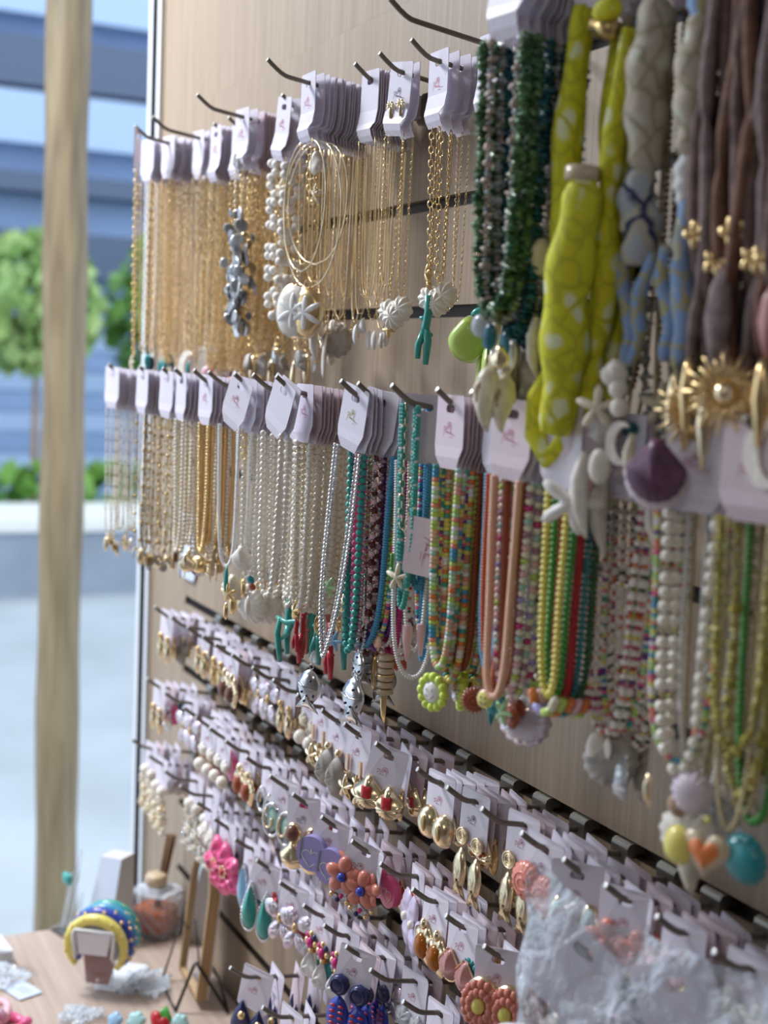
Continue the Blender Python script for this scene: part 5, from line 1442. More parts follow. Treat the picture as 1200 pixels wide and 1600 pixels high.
# ------------------------------------------------------------------ earrings
# each style: main mesh of one earring (origin at the post) and its own pieces
EAR = {}
def ear(style):
    if style in EAR:
        return EAR[style]
    k, _, v = style.partition(':')
    mb = MB()
    subs = []
    def sub(nm, b):
        subs.append((nm, b.mesh(nm)))
    if k == 'leafdrop':
        mb.pillow(leaf(0.0055, 0.026), 0.004, v or 'gold_pale', (0, 0, 0.002), 4, ribs=lambda a, f: 1 + 0.2 * math.cos(9 * a) * f)
        mb.tpl('fine', (0, -0.001, 0.003), (0.003, 0.0025, 0.003), 'gold')
    elif k == 'pearldrop':
        mb.pillow(flower(0.0058, 5), 0.0025, v or 'shell_cream', (0, 0, 0.001), 4)
        sub('pearl', MB().tpl('fine', (0, -0.002, -0.012), (0.0052, 0.0052, 0.0056), 'pearl'))
    elif k == 'stars':
        mb.box((-0.0012, -0.002, -0.003), (0.0012, 0, 0.009), 'gold_rose')
        mb.tpl('ring', (0, -0.001, -0.006), (0.0012, 0.0012, 0.002), 'gold')
        sub('starfish', MB().pillow(star(0.0105, 5, 0.22, 1.3), 0.0028, v or 'gold_pale', (0, -0.002, -0.016), 4))
    elif k == 'twist':
        mb.pillow([(0.002, 0.004), (-0.004, 0.0), (-0.008, -0.009), (-0.006, -0.016), (-0.009, -0.022), (-0.002, -0.026), (0.004, -0.022), (0.008, -0.014), (0.006, -0.006)], 0.007, v or 'shell_grey', (0, -0.001, 0), 4, ribs=lambda a, f: 1 + 0.3 * math.cos(3 * a + 4 * f))
        mb.tpl('fine', (0, -0.001, 0.004), (0.003, 0.003, 0.003), 'gold_pale')
    elif k == 'scallopgem':
        mb.pillow(scallop(0.0105), 0.0040, 'gold_pale', (0, 0, 0.006), 6, ribs=lambda a, f: 1 + 0.30 * math.cos(18 * a) * f)
        sub('enamel_inset', MB().pillow(rrect(-0.0035, -0.0045, 0.0035, 0.0045, 0.0015), 0.0012, v or 'red', (0, -0.0034, -0.004), 3))
    elif k == 'puff':
        mb.pillow(ellipse(0.0095, 0.0115), 0.007, v or 'gold_pale', (0, 0, -0.004), 5)
        sub('hollow', MB().pillow(leaf(0.0028, 0.011), 0.0012, 'gold_dark', (0.002, -0.0062, 0.002), 3))
    elif k == 'fishdrop':
        for R in (0.0052, 0.0036, 0.002):
            mb.tpl('ring', (0, -0.001, 0), (R, R, R), v or 'gold_pale')
        mb.tpl('drum', (0, 0, 0), (0.0054, 0.0054, 0.0007), v or 'gold_pale', rotm('X', PI / 2))
        b = MB().pillow(fish(0.0125, 0.034), 0.0035, v or 'gold_pale', (0, -0.001, -0.007), 5, ribs=lambda a, f: 1 + 0.16 * math.sin(17 * a + 19 * f))
        sub('fish_drop', b)
    elif k == 'rose':
        mb.pillow(polar(lambda a: 0.0115 * (1 + 0.05 * math.cos(18 * a)), 54), 0.004, v or 'coral', (0, 0, 0), 5, ribs=lambda a, f: 1 + 0.10 * math.cos(18 * a) * f)
        sub('rose_swirl', MB().tube([((0.0015 + 0.0009 * t) * math.cos(t * 1.7), -0.0038 + 0.00012 * t, (0.0015 + 0.0009 * t) * math.sin(t * 1.7)) for t in np.linspace(0, 6.5, 30)], 0.0009, v or 'coral', 5))
    elif k == 'enamel':
        mb.pillow(ellipse(0.0056, 0.0105), 0.002, 'gold_pale', (0, 0, 0), 3, back=1.0)
        sub('enamel_leaf', MB().pillow(leaf(0.0042, 0.0175), 0.0032, v or 'seafoam', (0, -0.001, 0.00875), 4, ribs=lambda a, f: 1 - 0.3 * (1 - f)))
    elif k == 'bloom':      # five petalled flower
        c1, _, c2 = (v or 'coral/yellow').partition('/')
        for j in range(5):
            a = PI / 2 + 2 * PI * j / 5
            mb.pillow(ellipse(0.0048, 0.0062), 0.0026, c1, (0.0068 * math.cos(a), -0.0005 * (j % 2), 0.0068 * math.sin(a)), 4, rot=rotm('Y', PI / 2 - a))
        sub('gem', MB().tpl('fine', (0, -0.003, 0), (0.0028, 0.0022, 0.0028), c2 or 'yellow'))
    elif k == 'bloomdrop':
        for j in range(5):
            a = PI / 2 + 2 * PI * j / 5
            mb.pillow(ellipse(0.0050, 0.0066), 0.0030, 'salmon', (0.0072 * math.cos(a), -0.0005 * (j % 2), 0.0072 * math.sin(a)), 4, rot=rotm('Y', PI / 2 - a))
        sub('gem', MB().tpl('fine', (0, -0.0035, 0), (0.0032, 0.0026, 0.0032), 'cobalt'))
        b = MB()
        for j, c in enumerate(('gold', 'crystal', 'navy', 'magenta', 'crystal', 'gold')):
            b.tpl('ball', (-0.006 + 0.0024 * j, -0.002, -0.0135 - 0.0015 * (j % 3)), (0.0019, 0.0019, 0.0019), c)
        sub('bead_cluster', b)
    elif k == 'stone':
        mb.pillow(polar(lambda a: 0.0095 * (1 + 0.10 * math.sin(5 * a + 1)) * (1 + 0.25 * abs(math.sin(a))), 36), 0.0022, 'gold_pale', (0, 0, -0.006), 4, ribs=lambda a, f: 1 + 0.2 * math.cos(11 * a))
        mb.tpl('fine', (0, -0.001, 0.006), (0.0028, 0.0022, 0.0036), 'gold_pale')
        sub('stone', MB().pillow(ellipse(0.0058, 0.0085), 0.005, v or 'rust', (0, -0.001, -0.007), 4))
    elif k == 'swirl':
        mb.tube([(0.008 * math.cos(t), -0.001, -0.006 + 0.012 * math.sin(t)) for t in np.linspace(0.6, 7.2, 28)], 0.0012, 'silver', 6)
        mb.tube([(0.004 * math.cos(t) - 0.003, -0.002, -0.005 + 0.007 * math.sin(t)) for t in np.linspace(2.0, 6.4, 16)], 0.0010, 'gold_pale', 6)
        sub('abalone', MB().pillow(leaf(0.006, 0.019), 0.0015, v or 'seafoam', (0, 0, 0.004), 3))
    elif k == 'gemshell':
        mb.pillow(scallop(0.0095), 0.003, 'gold_pale', (0, 0, -0.004), 5, ribs=lambda a, f: 1 + 0.25 * math.cos(20 * a) * f)
        mb.pillow(ellipse(0.0056, 0.0066), 0.002, 'gold_pale', (0, 0, 0.001), 3, back=0.6)
        sub('gem', MB().pillow(ellipse(0.0046, 0.0056), 0.0038, v or 'brown', (0, -0.001, 0.001), 4))
    elif k == 'slipper':
        o = polar(lambda a: 0.0115 * (1 + 0.08 * math.cos(2 * a)) * (1 - 0.08 * math.sin(a)), 36)
        mb.plate([(x * 0.95, z * 1.2) for x, z in o], [], 0.0065, v or 'lilac', None)
        b = MB()
        ribbon(b, [(x, z - 0.004) for x, z in heart(0.007)] + [heart(0.007)[0]], 0.0008, 'white_bead', -0.0037)
        sub('heart_outline', b)
        b = MB()
        for j in range(7):
            z = 0.008 - 0.0023 * j
            ribbon(b, [(-0.0095, z), (-0.0075, z + 0.0012), (-0.0085, z - 0.0008), (-0.0068, z - 0.0002)], 0.0005, 'silver_dark', -0.0037)
        sub('scribble_print', b)
    elif k == 'orchid':
        c = v or 'pink'
        for j, (R, w) in enumerate(((0.011, 0.0065), (0.0095, 0.006), (0.011, 0.006), (0.0095, 0.0055), (0.011, 0.0065))):
            a = 0.3 + 2 * PI * j / 5
            mb.pillow(leaf(w, R * 1.5), 0.0035, c, (0, -0.001 * (j % 2), -0.006), 4, rot=rotm('Y', a), ribs=lambda t, f: 1 + 0.35 * math.cos(3 * t))
        b = MB()
        for j in range(9):
            a = 2 * PI * j / 9
            b.tpl('seed', (0.0032 * math.cos(a), -0.004, -0.006 + 0.0032 * math.sin(a)), (0.0009, 0.0009, 0.0009), 'gold_pale')
        b.tpl('fine', (0, -0.004, -0.006), (0.0022, 0.002, 0.0022), 'red')
        sub('beaded_center', b)
    elif k == 'beaddrop':
        c = v or 'turquoise'
        mb.pillow(drop(0.0068, 0.030), 0.005, c, (0, 0, 0.006), 5)
        b = MB()
        o = [(x * 1.12, z * 1.06 + 0.007) for x, z in drop(0.0068, 0.030, 40)]
        for x, z in o:
            b.tpl('seed', (x, -0.0006, z), (0.0010, 0.0010, 0.0010), 'silver')
        sub('beaded_rim', b)
    elif k == 'butterfly':
        c = v or 'iridescent'
        for x, z, a, w, h in ((-0.002, 0, 2.2, 0.006, 0.016), (0.002, 0, -2.2, 0.006, 0.016), (-0.001, -0.003, 0.5, 0.005, 0.017), (0.001, -0.003, -0.5, 0.005, 0.017)):
            mb.pillow(leaf(w, h), 0.002, c, (x, -0.001, z), 4, rot=rotm('Y', a), ribs=lambda t, f: 1 + 0.3 * math.sin(13 * t + 9 * f))
        sub('bead_body', MB().tpl('fine', (0, -0.002, 0), (0.002, 0.002, 0.0035), 'gold'))
    elif k == 'gempearl':
        b = MB()
        for j in range(8):
            a = 2 * PI * j / 8
            mb.tpl('fine', (0.0048 * math.cos(a), -0.001, 0.0058 * math.sin(a)), (0.0021, 0.0016, 0.0021), ('gold', 'navy', 'gold', 'magenta', 'gold', 'crystal', 'gold', 'amber')[j])
        mb.tpl('fine', (0, -0.002, 0), (0.0030, 0.0024, 0.0036), 'magenta')
        sub('baroque_pearl', MB().pillow(drop(0.0068, 0.019), 0.006, 'pearl_baroque', (0, -0.001, -0.006), 4, ribs=lambda a, f: 1 + 0.2 * math.cos(3 * a)))
    elif k == 'button':
        mb.tpl('drum', (0, -0.001, 0), (0.0078, 0.0078, 0.0032), 'navy', rotm('X', PI / 2))
        mb.tpl('ring', (0, -0.004, 0), (0.0056, 0.0056, 0.0056), 'navy')
        b = MB().pillow(leaf(0.0095, 0.034), 0.003, 'cobalt', (0, 0, -0.009), 4)
        for j in range(5):
            for s in (-1, 1):
                b.pillow(ellipse(0.0026, 0.0011), 0.0008, 'red', (s * 0.0035, -0.003, -0.016 - 0.0045 * j), 2)
        sub('slit_drop', b)
    elif k == 'daisy':
        mb.pillow(ellipse(0.0125, 0.0155, 32), 0.003, 'gold_pale', (0, 0, -0.004), 3, back=1.0)
        b = MB()
        for ring, (n, f) in enumerate(((16, 0.80), (12, 0.52))):
            for j in range(n):
                a = 2 * PI * (j + 0.5 * ring) / n
                b.tpl('ball', (0.0125 * f * math.cos(a), -0.003 - 0.0015 * ring, -0.004 + 0.0155 * f * math.sin(a)), (0.0028, 0.0026, 0.0033), v or 'salmon')
        sub('petal_bumps', b)
        sub('yellow_center', MB().tpl('fine', (-0.001, -0.0045, -0.004), (0.0044, 0.003, 0.0052), 'yellow' if v != 'teal' else 'darkgreen'))
    elif k == 'ribshell':
        mb.pillow(scallop(0.0105), 0.0045, v or 'dustypink', (0, 0, 0.008), 5, ribs=lambda a, f: 1 + 0.22 * math.cos(22 * a) * f)
        b = MB().tube([(x * 1.04, -0.001, z * 1.03 + 0.0085) for x, z in scallop(0.0105)], 0.0007, 'gold_rose', 5)
        sub('gold_rim', b)
    elif k == 'petals':
        for a, R in ((0.2, 0.022), (1.5, 0.018), (-1.2, 0.02), (2.8, 0.017)):
            mb.pillow(leaf(0.0085, R), 0.0025, v or 'palelilac', (0, -0.001, -0.004), 4, rot=rotm('Y', a), ribs=lambda t, f: 1 + 0.2 * math.cos(2 * t))
        sub('pearl', MB().tpl('fine', (0, -0.004, -0.004), (0.0028, 0.0024, 0.0028), 'pearl'))
    elif k == 'spider':
        for a in (0.0, 1.25, 2.5, 3.75, 5.0):
            mb.pillow(ellipse(0.0065, 0.0085), 0.0025, 'shell_white', (0.0075 * math.sin(a), 0, -0.006 + 0.0075 * math.cos(a)), 4, rot=rotm('Y', a))
        b = MB()
        for a in (0.3, 1.5, 2.7, 3.9, 5.2):
            b.tube([(0, -0.0032, -0.006), (0.006 * math.sin(a), -0.004, -0.006 + 0.006 * math.cos(a)), (0.011 * math.sin(a + 0.2), -0.003, -0.006 + 0.011 * math.cos(a + 0.2))], 0.0005, 'brown', 5)
        sub('stamens', b)
    elif k == 'tassel':
        rr = random.Random(len(v) + 3)
        mb.tpl('fine', (0, -0.001, 0), (0.0042, 0.004, 0.0042), 'pearl')
        b = MB()
        for j in range(7):
            x = (j - 3) * 0.0018
            for q in range(8):
                b.tpl('seed', (x * (0.6 + 0.09 * q) + rr.uniform(-0.0006, 0.0006), -0.001 + rr.uniform(-0.002, 0.002), -0.006 - 0.0037 * q), (0.0015, 0.0015, 0.0019), rr.choice(['pearl', 'silver', 'shell_cream', 'crystal'] if v != 'w' else ['shell_cream', 'pearl_cream', 'gold_pale', 'shell_white']))
        sub('bead_tassel', b)
    elif k == 'navydisc':
        mb.pillow(drop(0.0165, 0.042), 0.0025, 'cobalt' if v == 'cobalt' else 'navy', (0, 0, 0.004), 4)
        sub('gold_bead', MB().tpl('fine', (0.002, -0.003, -0.010), (0.0042, 0.0036, 0.0042), 'gold'))
    elif k == 'clear':
        mb.pillow(flower(0.010, 6), 0.003, 'crystal', (0, 0, -0.006), 4, ribs=lambda t, f: 1 + 0.2 * math.cos(6 * t))
        sub('crystal_drop', MB().pillow(drop(0.0055, 0.018), 0.004, 'crystal', (0, -0.001, -0.014), 4))
    elif k == 'bow':
        mb.tube([(0.007 * math.sin(t), -0.001, -0.006 + 0.010 * math.cos(t)) for t in np.linspace(0, 6.28, 24)], 0.0013, v or 'silver', 6)
        mb.tpl('fine', (0, -0.001, 0.004), (0.0026, 0.0024, 0.0026), 'silver')
    elif k == 'dotpearl':
        mb.pillow(flower(0.011, 5, 0.2), 0.004, 'shell_white', (0, 0, -0.004), 5)
        sub('dark_dot', MB().tpl('fine', (0, -0.004, -0.004), (0.0018, 0.0014, 0.0018), 'silver_dark'))
    elif k == 'hot':
        mb.pillow(heart(0.010), 0.005, v or 'magenta', (0, 0, -0.004), 4, ribs=lambda t, f: 1 + 0.2 * math.cos(5 * t))
        sub('bead_cluster', MB().tpl('fine', (0, -0.005, -0.004), (0.003, 0.002, 0.003), 'gold'))
    EAR[style] = (mb.mesh('earring'), subs)
    return EAR[style]

ESC = {'beaddrop': 1.75, 'scallopgem': 1.55, 'gemshell': 1.65, 'stone': 1.5, 'orchid': 2.1, 'slipper': 1.4, 'bloomdrop': 1.4, 'daisy': 1.35, 'petals': 1.45, 'tassel': 1.8, 'gempearl': 1.55, 'butterfly': 1.5, 'spider': 1.6, 'swirl': 1.5, 'pearldrop': 1.45, 'enamel': 1.4, 'rose': 1.35, 'twist': 1.45, 'navydisc': 1.45}
RNAME = {'E': 'upper', 'F': 'second', 'G': 'third', 'I': 'lowest'}
RZ = {'E': ZE, 'F': ZF, 'G': ZG, 'I': ZI}
RX = {'E': ROWE, 'F': ROWF, 'G': ROWG, 'I': ROWI}
def earring_card(row, i, n, d, desc, style, yaw, roll, logo=None, sep=0.0098, ez=-0.029, sc=1.0, detail=True, cc='card', price=False):
    X = RX[row][i]
    lab = '%s, %s card on the %s %s-earring-row hook' % (desc, 'front' if n == 0 else ORD[n], ORD[i], RNAME[row])
    es_ = ESC.get(style.partition(':')[0], 1.3) / 1.3 if style else 1.0
    sc, ez = sc * es_, ez - 0.004 * (es_ - 1)
    t = thing('earring_card', lab, 'earrings', (X, -d, rod_z(RZ[row], d, 0.13 if row == 'I' else 0.18)), (0, roll, yaw), 'earring cards of the %s row' % RNAME[row])
    part('card', CARD[('R', cc, n % 3)], t, scale=(0.88, 1, 0.95))
    if logo:
        part('logo_print', LOGO[logo], t, (0, -0.0003, -0.0145))
    if price:
        part('price_print', PRICE, t, (0, -0.0012, -0.026))
    if style:
        me, subs = ear(style)
        for s in (-1, 1):
            e = part('earring', me, t, (s * sep, -0.0025 - 0.001 * (s > 0), ez - 0.002 * (s > 0)), (0, -roll * 0.7, 0), scale=(sc, sc, sc))
            if detail:
                for nm, m in subs:
                    part(nm, m, e)
    return t

# front style per hook: (description, style, yaw, roll, following styles)
SE = [('pale gold leaf earrings', 'leafdrop', 0.17, 0), ('gold leaf drop earrings', 'leafdrop', 0.10, 0), ('hammered gold leaf earrings', 'leafdrop:gold', 0.12, 0), ('large pale gold leaf earrings', 'leafdrop', 0.10, 0),
      ('brown stone and gold earrings', 'stone:brown', 0.10, 0), ('small crystal bar earrings', 'butterfly', 0.17, 0), ('gold twig earrings', 'leafdrop:gold_pale', 0.10, 0), ('white flower and pearl drop earrings', 'pearldrop', 0.12, 0),
      ('gold bar and starfish earrings', 'stars', 0.14, 0), ('grey twisted shell earrings', 'twist', 0.12, 0), ('gold bar starfish earrings with cream shells', 'stars', 0.16, 0), ('gold scallop earrings with red enamel', 'scallopgem', 0.64, .20),
      ('puffed pale gold oval earrings', 'puff', 0.14, 0), ('gold spiral earrings with hammered fish drops', 'fishdrop', 0.12, 0), ('gold spiral and small fish earrings', 'fishdrop', 0.12, 0), ('coral pink rose disc earrings', 'rose', 0.16, .12),
      ('green enamel leaf earrings rimmed in gold', 'enamel', 0.64, 0), ('coral and pink flower earrings', 'bloom:coral/coral', 0.47, 0), ('pale flower earrings half under the plastic bag', 'bloom:palepink/yellow', 0.10, 0), ('white flower earrings under the plastic bag', 'bloom:shell_white/yellow', 0.10, 0), ('shell earrings behind the plastic bag', 'enamel:coral', 0.07, 0)]
SF = [('gold bar and pearl earrings', 'leafdrop', 0.14, 0), ('pale crystal cluster earrings', 'butterfly', 0.14, 0), ('brown twisted shell earrings', 'twist:shell_brown', 0.10, 0), ('double white pearl earrings', 'pearldrop:pearl', 0.14, 0), ('pearl drop earrings on a plain card', 'pearldrop:pearl', 0.14, 0),
      ('orange red stone earrings rimmed in gold', 'stone:rust', 0.16, .05), ('silver bow earrings', 'bow', 0.10, 0), ('abalone swirl earrings', 'swirl', 0.47, .12), ('garnet earrings with gold scallop drops', 'gemshell', 0.68, -.03), ('lilac sandal earrings with white hearts', 'slipper', 0.64, .30),
      ('salmon flower earrings with blue gems', 'bloomdrop', 0.68, .35), ('large pale lilac petal earrings', 'petals', -.2, -.10), ('amber oval earrings', 'stone:amber', 0.10, 0), ('dusty pink ribbed shell earrings', 'ribshell', 0.16, 0), ('salmon daisy earrings with yellow centres', 'daisy', 0.64, -.03),
      ('white blossom earrings with dark dots', 'dotpearl', 0.12, 0), ('magenta heart earrings', 'hot', 0.55, .15), ('white petal earrings beside the plastic bag', 'dotpearl', 0.17, .2)]
SG = [('cream bead tassel earrings', 'tassel:w', 0.14, 0), ('cream shell tassel earrings', 'tassel:w', 0.10, 0), ('pearl and silver tassel earrings', 'tassel', 0.16, 0), ('silver bead tassel earrings', 'tassel', 0.10, 0), ('white petal earrings with brown stamens', 'spider', 0.07, 0),
      ('hot pink orchid earrings', 'orchid', .2, 0), ('sky blue drop earrings', 'beaddrop:sky', 0.10, 0), ('turquoise drop earrings with beaded rims', 'beaddrop', 0.59, .22), ('iridescent butterfly earrings', 'butterfly', 0.47, .10), ('multicoloured gem earrings', 'gempearl', 0.17, .05),
      ('gem and baroque pearl drop earrings', 'gempearl', 0.17, .05), ('navy button earrings with slit blue drops', 'button', 0.64, .15), ('clear crystal flower earrings', 'clear', 0.14, 0), ('frosted crystal earrings', 'clear', 0.14, 0), ('blue and red drop earrings', 'button', 0.10, .1), ('white petal drop earrings', 'petals:shell_white', 0.14, .1)]
SI = [('large navy disc earrings with gold beads', 'navydisc', 0.59, .16), ('cobalt disc earrings with gold beads', 'navydisc:cobalt', 0.17, .05), ('navy disc earrings', 'navydisc', 0.14, 0), ('dark blue disc earrings', 'navydisc', 0.10, 0)]
FOLLOW = {'E': ['leafdrop', 'puff', 'stars', 'fishdrop', 'enamel:mauve', 'leafdrop:gold', 'scallopgem', 'twist'], 'F': ['stone:amber', 'stone:brown', 'swirl:mother_of_pearl', 'slipper:pink', 'slipper:navy', 'slipper:coral', 'daisy:teal', 'bloom:teal/red', 'pearldrop'],
          'G': ['tassel', 'bloom:red/yellow', 'beaddrop:teal', 'butterfly', 'gempearl', 'hot', 'clear', 'stone:red', 'bloom:peach/coral'], 'I': ['navydisc', 'navydisc:cobalt']}
FDESC = {'leafdrop': 'gold leaf earrings', 'puff': 'puffed gold earrings', 'stars': 'gold starfish earrings', 'fishdrop': 'gold fish drop earrings', 'enamel': 'mauve enamel leaf earrings', 'scallopgem': 'gold scallop earrings', 'twist': 'grey twisted shell earrings', 'stone': 'gold rimmed stone earrings',
         'swirl': 'silver swirl earrings', 'slipper': 'sandal shaped earrings', 'daisy': 'daisy earrings', 'bloom': 'flower earrings', 'pearldrop': 'pearl drop earrings', 'tassel': 'bead tassel earrings', 'beaddrop': 'drop earrings with beaded rims', 'butterfly': 'butterfly earrings', 'gempearl': 'gem and pearl earrings',
         'hot': 'magenta heart earrings', 'clear': 'clear crystal earrings', 'navydisc': 'blue disc earrings', 'petals': 'pale petal earrings', 'dotpearl': 'white blossom earrings'}
FRONT = {('E', 10): .08, ('E', 11): .082, ('E', 12): .072, ('E', 13): .070, ('E', 14): .058, ('E', 15): .076, ('E', 16): .084, ('E', 17): .08, ('F', 8): .083, ('F', 9): .083, ('F', 10): .081, ('F', 11): .058, ('F', 12): .074, ('F', 13): .079, ('F', 14): .083, ('G', 4): .078, ('G', 5): .08, ('G', 7): .084, ('G', 8): .08, ('G', 9): .074, ('G', 10): .07, ('G', 11): .084, ('G', 12): .05}
for row, ST in (('E', SE), ('F', SF), ('G', SG), ('I', SI)):
    r = random.Random(ord(row))
    for i, (desc, style, yaw, roll) in enumerate(ST):
        X = RX[row][i]
        far = X < 0.62
        fr = (FRONT.get((row, i)) or r.choice([0.078, 0.074, 0.068, 0.06, 0.052])) if row != 'I' else 0.118
        if row == 'I':
            n = 5
        else:
            n = 5 if fr > 0.066 else 4
        d = fr - r.uniform(0, 0.002)
        for j in range(n):
            dd = d - (d - 0.030) * (j / (n - 1)) + (r.uniform(-0.004, 0.004) if 0 < j else 0)
            if j == 0:
                logo = 'ink_dark' if style.startswith('gemshell') or (row == 'E' and i == 13) else 'ink_red'
                earring_card(row, i, 0, dd, desc, style, yaw + r.uniform(-.03, .03), roll, None if X < 0.5 else logo, detail=True, ez=-0.034 if row == 'I' else -0.031, sc=1.3 if row != 'I' else 1.0, sep=0.0112)
            else:
                same = r.random() < 0.4 or row == 'I'
                st = style if same else r.choice(FOLLOW[row])
                ds = desc if same else FDESC[st.partition(':')[0]]
                if j >= 4:
                    st = None; ds = 'plain backed earrings'
                earring_card(row, i, j, dd, ds, st, r.uniform(-0.22, 0.12), r.uniform(-0.03, 0.05) + (roll * 0.4 if j == 1 else 0), 'ink_red' if (j <= 2 and X > 0.6) else None, detail=(X > 0.6 and j <= 2), sc=1.1, cc='card_pink' if r.random() < 0.25 else 'card', price=(row == 'I' and j == 1))

# ------------------------------------------------------------------ the clear bag at the near end
def film(w, h, thick, seed, nx=26, nz=22):
    V, F = [], []
    r_ = np.random.default_rng(seed)
    ph = r_.uniform(0, 6, 8)
    for side in (-1, 1):
        for i in range(nz + 1):
            for j in range(nx + 1):
                u, v = j / nx, i / nz
                b = (1 - (2 * u - 1) ** 4) * (1 - (2 * v - 1) ** 4)
                y = side * thick * b * (0.75 + 0.2 * math.sin(9 * u + ph[0]) + 0.15 * math.sin(13 * v + ph[1])) + 0.004 * math.sin(17 * u + 11 * v + ph[2]) + 0.003 * math.sin(31 * u - 23 * v + ph[3])
                V.append(((u - 0.5) * w + 0.005 * math.sin(8 * v + ph[4]), y, -v * h + 0.006 * math.sin(7 * u + ph[5])))
    n = (nx + 1) * (nz + 1)
    for o in (0, n):
        for i in range(nz):
            for j in range(nx):
                a = o + i * (nx + 1) + j
                F += [(a, a + 1, a + nx + 1), (a + 1, a + nx + 2, a + nx + 1)]
    return MB().add(V, F, 'clear_film', True)

bag = thing('plastic_bag', 'clear crumpled plastic bag of white trinkets hung over the upper earring hooks', 'bag', (1.505, -0.128, 1.172), (0, 0.10, 0.25))
part('film', film(0.20, 0.20, 0.022, 4).mesh('film'), bag)
for k, (x, z, a, nm, me) in enumerate(((-0.045, -0.03, 0.3, 'paper_card', card_mesh('S', 'card')), (0.02, -0.02, -0.5, 'paper_card', card_mesh('S', 'card')), (0.035, -0.07, 0.9, 'paper_card', card_mesh('S', 'card')), (-0.01, -0.075, -0.2, 'paper_card', card_mesh('S', 'card')))):
    part(nm, me, bag, (x, -0.006 + 0.003 * k, z), (0, a, 0.1), scale=(1.3, 1, 1.3))
cl = MB()
for k in range(5):
    cl.tube([(-0.085 + 0.035 * k + 0.012 * math.cos(t), -0.006 + 0.006 * math.sin(t * 2), -0.125 - 0.016 * (k % 2) + 0.020 * math.sin(t)) for t in np.linspace(0, 6.0, 18)], [0.007 + 0.003 * math.sin(i) for i in range(18)], 'cloth_white', 8)
part('white_cloth_band', cl.mesh('white_cloth_band'), bag)
br = MB()
for k in range(12):
    br.tpl('fine', (-0.06 + 0.011 * k, -0.010, -0.165 + 0.008 * math.sin(k * 2.1)), (0.006, 0.005, 0.006), ('shell_grey', 'shell_brown', 'pearl', 'mother_of_pearl')[k % 4])
part('bracelet', br.mesh('bracelet'), bag)

# ------------------------------------------------------------------ the table at the doorway end
TZ = 0.645
table = thing('display_table', 'wood grained display table against the slat wall at the doorway end', 'table', (0.17, -0.62, 0))
part('table_top', MB().box((0, 0, TZ - 0.03), (1.1, 0.612, TZ), 'oak_laminate_table').mesh('table_top'), table)
for x, y in ((0.03, 0.03), (1.03, 0.03), (0.03, 0.55), (1.03, 0.55)):
    part('leg', box_mesh('leg', (x, y, 0), (x + 0.04, y + 0.04, TZ - 0.0301), 'white_trim'), table)

# headband stand: bent clear-and-mirror panel with four headbands
st = thing('headband_stand', 'angled mirrored stand with a white rim carrying padded headbands', 'stand', (0.400, -0.172, TZ), (0, 0, 0.95))
st.scale = (0.76, 0.76, 0.76)
mb = MB()
mb.plate([(-0.021, 0.020), (0.021, 0.020), (0.034, 0.082), (-0.034, 0.082)], [], 0.002, 'mirror_pink', None)
part('mirror_panel', mb.mesh('mirror_panel'), st, (0, -0.002, 0), (-0.25, 0, 0))
mb = MB()
mb.tube([(-0.034, 0, 0.078), (-0.0365, 0, 0.100), (-0.038, 0, 0.118), (-0.034, 0, 0.1245), (0.034, 0, 0.1245), (0.038, 0, 0.118), (0.0365, 0, 0.100), (0.034, 0, 0.078)], 0.0028, 'plastic_white', 8)
mb.box((-0.034, 0.001, 0.121), (0.034, 0.085, 0.126), 'plastic_white')
mb.box((0.034, 0.001, 0.070), (0.037, 0.085, 0.124), 'plastic_white')
mb.box((-0.037, 0.001, 0.070), (-0.034, 0.085, 0.124), 'plastic_white')
mb.plate([(-0.025, 0.082), (0.025, 0.082), (0.031, 0.120), (-0.031, 0.120)], [], 0.002, 'plastic_white')
part('white_rim', mb.mesh('white_rim'), st, (0, -0.020, 0))
mb = MB().plate(rrect(-0.026, 0.0, 0.040, 0.115, 0.010), [], 0.003, 'plastic_white')
part('base_plate', mb.mesh('base_plate'), st, (0.012, 0.015, 0.0020), (-PI / 2, 0, 0))
part('support', box_mesh('support', (-0.018, 0.030, 0.003), (0.018, 0.034, 0.12), 'acrylic'), st)
b = MB(); ribbon(b, [(-0.012, 0.036), (-0.006, 0.0375), (-0.002, 0.035), (0.003, 0.038), (0.006, 0.0355), (0.014, 0.0375)], 0.0010, 'reed', -0.0015)
part('script_print', b.mesh('script_print'), st, (0, -0.0025, 0), (-0.25, 0, 0))
part('hole_rim', MB().tpl('drum', (0, -0.0012, 0.026), (0.0032, 0.0032, 0.0006), 'white_bead', rotm('X', PI / 2)).mesh('hole_rim'), st, (0, -0.002, 0), (-0.25, 0, 0))

def headband(label, c, y, studs, R=0.052, big=False):
    h = thing('headband', label, 'headband', (0, 0, 0), (0, 0, 0), 'headbands on the stand')
    bpy.context.view_layer.update()
    h.matrix_world = st.matrix_world @ Matrix.Translation((0.0, y, 0.108)) @ Matrix.Rotation(0.06, 4, 'X')
    a = np.linspace(math.radians(-42), math.radians(222), 34)
    P = [(R * 0.98 * math.cos(t), 0, R * math.sin(t) - 0.018) for t in a]
    rad = [0.0055 + 0.0048 * math.sin(PI * i / 33) for i in range(34)]
    part('padded_band', MB().tube(P, rad, c, 12).mesh('padded_band'), h)
    for j in range(studs):
        t = math.radians(-30 + 240 * (j + 0.5) / studs)
        for sgn, k in ((-1, 0), (1, 1)):
            if (j + k) % 2:
                continue
            rr = 0.0088
            q = 0.9 if sgn < 0 else 0.5
            part('gold_stud', ball_mesh('gold', 0.0036 if big else 0.0026, 0.0036 if big else 0.0026), h, ((R + rr * math.cos(q)) * math.cos(t), sgn * rr * math.sin(q) if sgn < 0 else 0.0, (R + rr * math.cos(q)) * math.sin(t) - 0.018))
    return h
